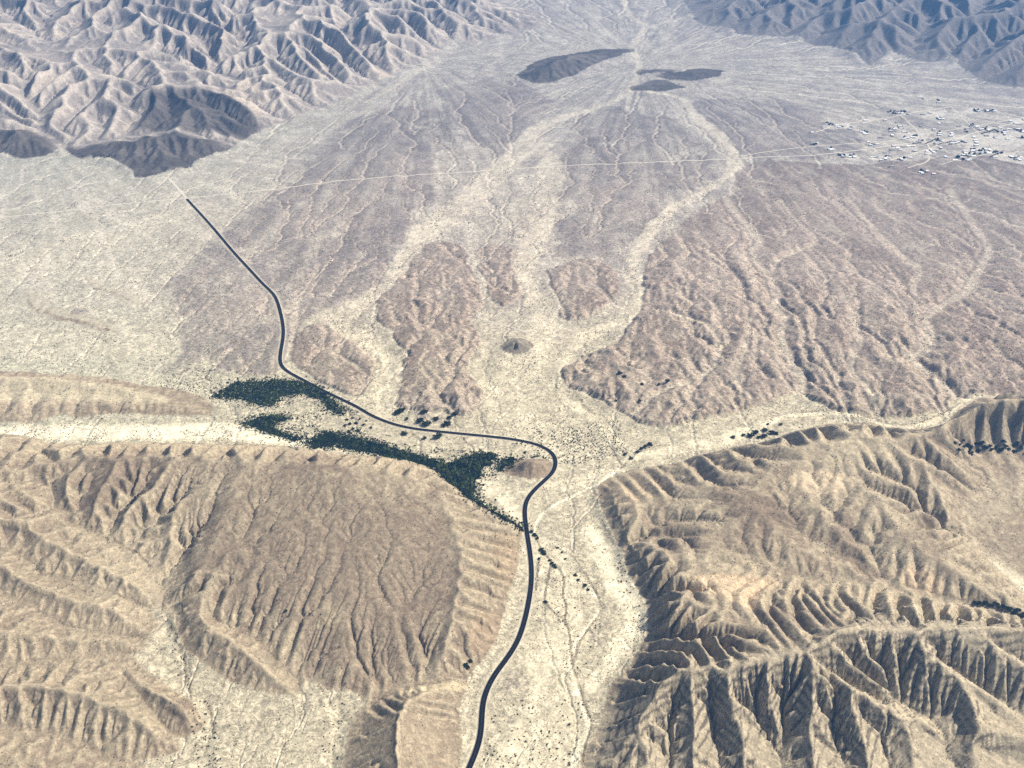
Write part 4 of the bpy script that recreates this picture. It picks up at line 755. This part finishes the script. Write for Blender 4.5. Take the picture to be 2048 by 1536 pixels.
# fan palm, metres
PALM=[]
for k in range(3):
    r_=random.Random(40+k); v=[];f=[]; H_=9.5+2*k; lean=(r_.uniform(-.5,.5),r_.uniform(-.5,.5)); pts=[(lean[0]*t*t,lean[1]*t*t,H_*t-.4) for t in (0,.35,.7,1)]
    for i in range(3): stem(pts[i],pts[i+1],.42-.06*i,.36-.06*i,v,f,7)
    tr=me_('trunk',v,f,M_BARK); v=[];f=[]; top=np.array(pts[3])
    for i in range(34):
        a=i*2.39996; el=math.radians(75-112*i/33); L_=r_.uniform(2.6,3.5); d=np.array([math.cos(a)*math.cos(el),math.sin(a)*math.cos(el),math.sin(el)]); sd_=np.array([-math.sin(a),math.cos(a),0]); m1_=top+d*L_*.45; w_=.9*r_.uniform(.8,1.2)
        e_=top+d*L_+np.array([0,0,-.8]); q=len(v); v+=[top,m1_-sd_*w_*.55+d*.3,m1_+np.array([0,0,.18]),m1_+sd_*w_*.55+d*.3,e_-sd_*w_*.35,e_+sd_*w_*.35,e_+d*.5]; f+=[(q,q+1,q+2),(q,q+2,q+3),(q+1,q+4,q+6,q+2),(q+2,q+6,q+5,q+3)]
    cr=me_('crown',v,f,M_PALM); v=[];f=[]
    for i in range(14):
        a=i*2.39996; q=len(v); b_=top-np.array([0,0,.3]); e_=b_+np.array([math.cos(a)*1.0,math.sin(a)*1.0,-2.2-r_.random()*1.4]); sd_=np.array([-math.sin(a),math.cos(a),0])*.4; v+=[b_,e_-sd_,e_+sd_]; f.append((q,q+1,q+2))
    PALM.append((cr,tr,me_('dry_skirt',v,f,M_SKIRT)))
def plant(name,label,cat,group,x,y,parts,sc,rot=None,sz=1.):
    e=bpy.data.objects.new(name,None); e.empty_display_size=1; link(e); e.location=(x,y,float(hz(x,y))-.15); e.rotation_euler=(0,0,rnd.uniform(0,6.28) if rot is None else rot); e.scale=(sc,sc,sc*sz); tag(e,label,cat,group)
    for me in parts:
        o=link(bpy.data.objects.new(me.name.split('.')[0],me)); o.parent=e
    return e
def mesq(px,py,r,label,group=None,name='mesquite_tree',flat=True):
    x,y,_=at(px,py,0) if flat else onground(px,py); c,t=rnd.choice(MESQ); return plant(name,label,'tree',group,x,y,(c,t),r*rnd.uniform(.95,1.1))
for k,(px,py,r) in enumerate(ROUND): mesq(px,py,r*1.15,ROUNDL[k],'round trees beside the road')
for px,py,r,lb in SINGLE: mesq(px,py,r,lb,None,flat=py<1000 and not(1200<px<1400))
for k,(px,py,r) in enumerate(sorted(WASHT)): mesq(px,py,r,ORD[k]+' dark tree from the left along the sandy wash right of centre','trees along the right wash',flat=False)
for k,(px,py,r) in enumerate(sorted(STREAM,key=lambda q:q[1])): mesq(px,py,r,ORD[k]+' dark bushy tree down the stream bed, counted from the road crossing','trees along the stream bed')
for k in range(34):
    t=k/33; mesq(1912+150*t+rnd.uniform(-3,3),rnd.uniform(888,902)+6*t-(6 if k%3==0 else 0),rnd.uniform(4,7.5),ORD[k]+' dark tree from the left in the line under the steep right-edge slope','trees in line at the right edge',flat=False)
for k in range(12): mesq(1935+rnd.uniform(0,10),898+rnd.uniform(0,14),rnd.uniform(3,5),'small dark bush below the tree line at the right edge','bushes below the right tree line',flat=False)
for k in range(24):
    t=k/23; mesq(1950+98*t,1204+rnd.uniform(0,10)+24*t*t,rnd.uniform(3.5,7),ORD[k]+' dark tree from the left in the canyon mouth at the lower right edge','trees in the right canyon',flat=False)
def inside(p,n,h=0):
    xs=[a for a,b in p]; ys=[b for a,b in p]; out=np.empty((0,2))
    while len(out)<n:
        a=rs.uniform(min(xs),max(xs),4*n); b=rs.uniform(min(ys),max(ys),4*n); m=pip(p,a,b); out=np.vstack([out,np.stack([a[m],b[m]],1)])
    return [tuple(map(float,q)) for q in out[:n]]
for pi,n,lb,gr in ((0,150,'fan palm standing in the dense dark grove beside the hill foot','palms of the main grove'),(1,46,'fan palm in the green strip along the hill foot','palms of the green strip'),(2,62,'fan palm in the dark oasis patch left of the road','palms of the left oasis'),(3,26,'fan palm in the small dark thicket on pale sand','palms of the small thicket'),(5,8,'fan palm in the clump behind the road hillock','palms behind the hillock')):
    for a,b in inside(OASIS[pi][0],n):
        a+=rnd.gauss(0,7)*(rnd.random()<.45); b+=rnd.gauss(0,3)*(rnd.random()<.45); x,y,_=at(a,b,0); plant('fan_palm',lb,'palm tree',gr,x,y,rnd.choice(PALM),rnd.uniform(.8,1.25))
for pi,n,lb,gr in ((2,22,'low dark tree filling the left oasis patch','low trees of the left oasis'),(3,14,'low dark tree in the small thicket on pale sand','low trees of the small thicket'),(4,16,'low dark tree in the ragged clump behind the left hill crest','low trees behind the left hill crest'),(0,26,'low dark tree under the palms of the dense grove','low trees of the main grove')):
    for a,b in inside(OASIS[pi][0],n): mesq(a,b,rnd.uniform(3,6.5),lb,gr)
for a,b in ((694,840),(700,848),(712,846),(720,838),(728,850),(706,858),(716,862),(690,852),(733,842),(742,856),(705,836),(698,864)): mesq(a,b,rnd.uniform(3.5,6),'ragged dark tree between the two tracks below the road','ragged trees below the road')
for k in range(20): mesq(1045+50*rnd.random(),912+6*rnd.random(),rnd.uniform(1.5,3),'brown bush in the row behind the road hillock','bushes behind the hillock',name='desert_bush')
# ---- reeds and undergrowth of the oasis (one mass)
def scatter_tufts(name,pts,size,mat,label,cat,blades=3,flat=.9):
    n=len(pts); pts=np.asarray(pts); z=hz(pts[:,0],pts[:,1]); s=np.asarray(size)*np.ones(n)
    V=[];F=[]; V=np.empty((n,blades*4,3),np.float32)
    for b in range(blades):
        th=rs.uniform(0,6.283,n); tl=rs.uniform(.2,.55,n); c,sn_=np.cos(th),np.sin(th); w_=s*rs.uniform(.4,.65,n); h_=s*flat*rs.uniform(.6,1.1,n); ox=rs.uniform(-.25,.25,n)*s; oy=rs.uniform(-.25,.25,n)*s
        X0,Y0_=pts[:,0]+ox,pts[:,1]+oy
        for j,(a,hh,k) in enumerate(((-1,-.12,.0),(1,-.12,.0),(.75,1,1),(-.75,1,1))):
            V[:,b*4+j,0]=X0+c*w_*a-sn_*h_*tl*k; V[:,b*4+j,1]=Y0_+sn_*w_*a+c*h_*tl*k; V[:,b*4+j,2]=z+h_*hh*(.8 if k else 1)
    nv_=n*blades*4; me=bpy.data.meshes.new(name); me.vertices.add(nv_); me.vertices.foreach_set('co',V.ravel()); nf=n*blades
    me.loops.add(nv_); me.loops.foreach_set('vertex_index',np.arange(nv_,dtype=np.int32)); me.polygons.add(nf); me.polygons.foreach_set('loop_start',np.arange(0,nv_,4,dtype=np.int32)); me.update(); me.materials.append(mat)
    return tag(link(bpy.data.objects.new(name,me)),label,cat,None,'stuff')
pp=[]
for pi,n in ((0,4200),(1,4600),(2,5000),(3,1800),(4,1300),(5,400)):
    for a,b in inside(OASIS[pi][0],n): f_=rnd.random()<.5; x,y,_=at(a+rnd.gauss(0,14)*f_,b+rnd.gauss(0,4.5)*f_,0); pp.append((x,y))
scatter_tufts('reeds',pp,rs.uniform(1.8,4.2,len(pp)),M_REED,'green reeds and undergrowth covering the oasis floor','reeds')
# sparse green brush on the sand round the oasis
pp=[]
for p,n in (([(380,735),(540,745),(600,762),(700,815),(745,850),(700,880),(640,865),(580,835),(480,850),(420,800),(300,770)],2600),([(560,850),(700,850),(900,900),(1000,905),(985,930),(880,920),(760,885),(650,905),(560,895)],2400),([(1010,860),(1240,840),(1260,920),(1120,930),(1030,900)],1500)):
    for a,b in inside(p,n): x,y,_=at(a,b,0); pp.append((x,y))
pp=[q for q,k in zip(pp,samp(n2+.6*n3,np.array(pp)[:,0],np.array(pp)[:,1])) if k>.02]
scatter_tufts('oasis_brush',pp,rs.uniform(1.2,3.0,len(pp)),M_LEAF,'sparse dark brush dotting the sand round the oasis','brush')
# ---- scrub: density from the ground itself
dens=(1-hill)*(.25+.5*np.clip(wash,0,1))*(1-.6*fan)+.9*sm(3.2,4.4,lA)*(1-.5*far)+.10*hill*(1-far)
dens=dens*np.clip(.5+1.6*fbm(X,Y,50,3,81),0,2)*(road_d>9)*(R[:,None]<4200)
VIS=(np.abs(X)<1150+.42*(Y-1100))
def pick(n,d):
    c=np.cumsum((d*VIS).ravel().astype(np.float64)); k=np.searchsorted(c,rs.uniform(0,c[-1],n)); b,a=np.unravel_index(k,(NV,NU)); th=U[a]+rs.uniform(-.5,.5,n)*DU; r_=R[b]*np.exp(rs.uniform(-.5,.5,n)*DV); return np.stack([r_*np.sin(th),r_*np.cos(th)],1),r_
pts,r_=pick(26000,dens*(R[:,None]**1.0)); scatter_tufts('scrub',pts,rs.uniform(.8,2.0,len(pts))*(r_/1700)**.55,M_SCRUB,'countless low grey-green desert shrubs scattered over the flats','scrub')
pts,r_=pick(7500,(.6*sm(3.3,4.6,lA)*(1-far)+.5*g1*(1-far)+.9*bedm*np.clip(.4+1.5*n2,0,1))*R[:,None]*(road_d>9)); pts=pts+rs.normal(0,3.2,pts.shape); scatter_tufts('dry_brush',pts,rs.uniform(.9,2.0,len(pts))*(r_/1700)**.5,M_DRY,'brown dry brush lining the small washes','brush')
# ---- the larger desert shrubs, one by one
SHR=[]
for k in range(4): v,f=leaf_cloud(26,1.0,.75,.45,.62,300+k,5); SHR.append(me_('desert_shrub',v,f,M_SCRUB if k<2 else M_LEAF))
def shrubs(poly,n,r0,r1,label,group):
    for a,b in inside(poly,n):
        x,y,z=onground(a,b); o=link(bpy.data.objects.new('desert_shrub',rnd.choice(SHR))); s=rnd.uniform(r0,r1); o.location=(x,y,z-.1); o.rotation_euler=(0,0,rnd.uniform(0,6.28)); o.scale=(s,s,s*.8); tag(o,label,'shrub',group)
shrubs([(990,1400),(1180,1400),(1150,1536),(965,1536)],95,1.5,2.9,'dark desert shrub dotted on the pale wash right of the road','shrubs of the main wash')
shrubs([(385,1395),(430,1400),(445,1536),(385,1536)],55,1.5,2.8,'dark desert shrub in the pale wash at the lower left','shrubs of the lower left wash')
shrubs([(340,1240),(375,1310),(385,1390),(355,1350),(330,1260)],30,1.3,2.5,'dark desert shrub in the narrow part of the left wash','shrubs of the narrow left wash')
shrubs([(1235,1105),(1262,1160),(1300,1250),(1275,1262),(1235,1190)],45,1.3,2.6,'dark desert shrub at the foot of the shaded right slope','shrubs under the right slope')
shrubs([(620,1360),(690,1410),(680,1536),(640,1536),(650,1420)],35,1.3,2.4,'dark desert shrub along the wash between two lower hills','shrubs between the lower hills')
shrubs([(1110,1180),(1200,1220),(1180,1380),(1120,1330)],30,1.5,2.7,'dark desert shrub along the braided stream bed','shrubs of the braided bed')
# ---- jagged outcrop in a gully of the left hill
x0,y0,_=onground(268,1003); e=link(bpy.data.objects.new('rock_outcrop',None)); e.location=(x0,y0,float(hz(x0,y0))); tag(e,'jagged dark rock outcrop on the side of a left hill gully','rock')
M_ROCK=pmat('dark_rock',(.10,.085,.07),.9,.4,.2)
for k in range(16):
    t=k/15; cx,cy=-12+24*t+rnd.uniform(-4,4),-16+36*t+rnd.uniform(-5,5); s=rnd.uniform(3,6.5); gz=float(hz(x0+cx,y0+cy))-float(hz(x0,y0)); v=[]
    for sz,top in ((1,-.6),(.72,.35),(.25,1.0)):
        for q in range(5): a=q*1.2566+k+rnd.uniform(-.25,.25); v.append((cx+math.cos(a)*s*sz*rnd.uniform(.6,1.1)+top*1.5,cy+math.sin(a)*s*sz*rnd.uniform(.5,.9),gz+top*s*rnd.uniform(.7,.95)))
    f=[(r*5+q,r*5+(q+1)%5,r*5+5+(q+1)%5,r*5+5+q) for r in range(2) for q in range(5)]+[(10,11,12,13,14)]; mesh_obj('rock',v,f,M_ROCK,e)
# ================= settlement on the far fan
def house(px,py,k):
    x,y,_=at(px,py,0); L_,D_,H_=rnd.uniform(13,22),rnd.uniform(8,12),rnd.uniform(3,4); w_=M_WALLS[k%2]; white=k%3!=1; rm=M_ROOFS[0] if white else M_ROOFS[1+k%3]
    e=bpy.data.objects.new('house',None); link(e); e.location=(x,y,float(hz(x,y))-.2); e.rotation_euler=(0,0,rnd.choice((0,.12,-.15,1.57))+rnd.uniform(-.1,.1))
    a,b=L_/2,D_/2
    mesh_obj('wall',[(-a,-b,0),(a,-b,0),(a,b,0),(-a,b,0),(-a,-b,H_),(a,-b,H_),(a,b,H_),(-a,b,H_),(-a,0,H_+1.5),(a,0,H_+1.5)],[(0,1,5,4),(2,3,7,6),(1,2,6,9,5),(3,0,4,8,7)],w_,e)
    o_=.6; q=1.5*(1+o_/b); z0=H_+1.5-q
    mesh_obj('roof',[(-a-o_,-b-o_,z0+.1),(a+o_,-b-o_,z0+.1),(a+o_,0,H_+1.6),(-a-o_,0,H_+1.6),(a+o_,b+o_,z0+.1),(-a-o_,b+o_,z0+.1),(-a-o_,-b-o_,z0+.35),(a+o_,-b-o_,z0+.35),(a+o_,0,H_+1.85),(-a-o_,0,H_+1.85),(a+o_,b+o_,z0+.35),(-a-o_,b+o_,z0+.35)],[(6,7,8,9),(9,8,10,11),(0,3,2,1),(3,5,4,2),(0,1,7,6),(5,11,10,4),(1,2,8,7),(2,4,10,8),(0,6,9,3),(3,9,11,5)],rm,e)
    mesh_obj('door',[(-.5,-b-.04,0),(.5,-b-.04,0),(.5,-b-.04,2.1),(-.5,-b-.04,2.1)],[(0,1,2,3)],M_ROOFS[1],e)
    tag(e,('small house with a white roof' if white else 'small house with a dark roof')+' in the distant settlement','house','white-roofed houses of the settlement' if white else 'dark-roofed houses of the settlement')
HS=list(HOUSES)
for a,b,wd,n in CLUST:
    for k in range(1+n//4): HS.append((a+rnd.uniform(-.6,.6)*wd,b+rnd.uniform(1,4)))
for k in range(60): HS.append((rnd.uniform(1740,2070),rnd.uniform(236,322)))
for k,(a,b) in enumerate(HS): house(a,b,k)
for a,b,wd,n in CLUST:
    for k in range(n):
        x,y,_=at(a+rnd.uniform(-.5,.5)*wd,b+rnd.uniform(-2.5,2.5),0); i=rnd.randrange(4); plant('garden_tree','dark green tree among the houses of the distant settlement','tree','garden trees of the settlement',x,y,(GARD[i],MESQ[i][1]),rnd.uniform(3.5,7),None,1.25)
for p0,p1,lb in (((1876,290),(1908,281),'dark straight hedge bounding a pale lot in the settlement, longer one'),((1852,287),(1872,279),'dark straight hedge beside the pale lot, shorter one'),((1908,281),(1933,286),'low dark hedge row behind the settlement lots'),((1962,268),(1990,260),'thin dark hedge along the far settlement lane'),((1980,316),(2005,304),'dark windbreak hedge at the lower right of the settlement')):
    q=np.linspace(0,1,26); x_,y_,_=at(p0[0]+(p1[0]-p0[0])*q,p0[1]+(p1[1]-p0[1])*q,0); v=[];f=[]
    for k in range(26):
        vv,ff=leaf_cloud(14,4.2,3.6,2.2,2.6,500+k,4); n0=len(v); z_=float(hz(x_[k],y_[k])); v+=[(p[0]+x_[k],p[1]+y_[k],p[2]+z_) for p in vv]; f+=[tuple(i+n0 for i in t) for t in ff]
    tag(mesh_obj('hedge',v,f,M_GARDEN),lb,'hedge')
print('objects',round(time.time()-T_START,1))
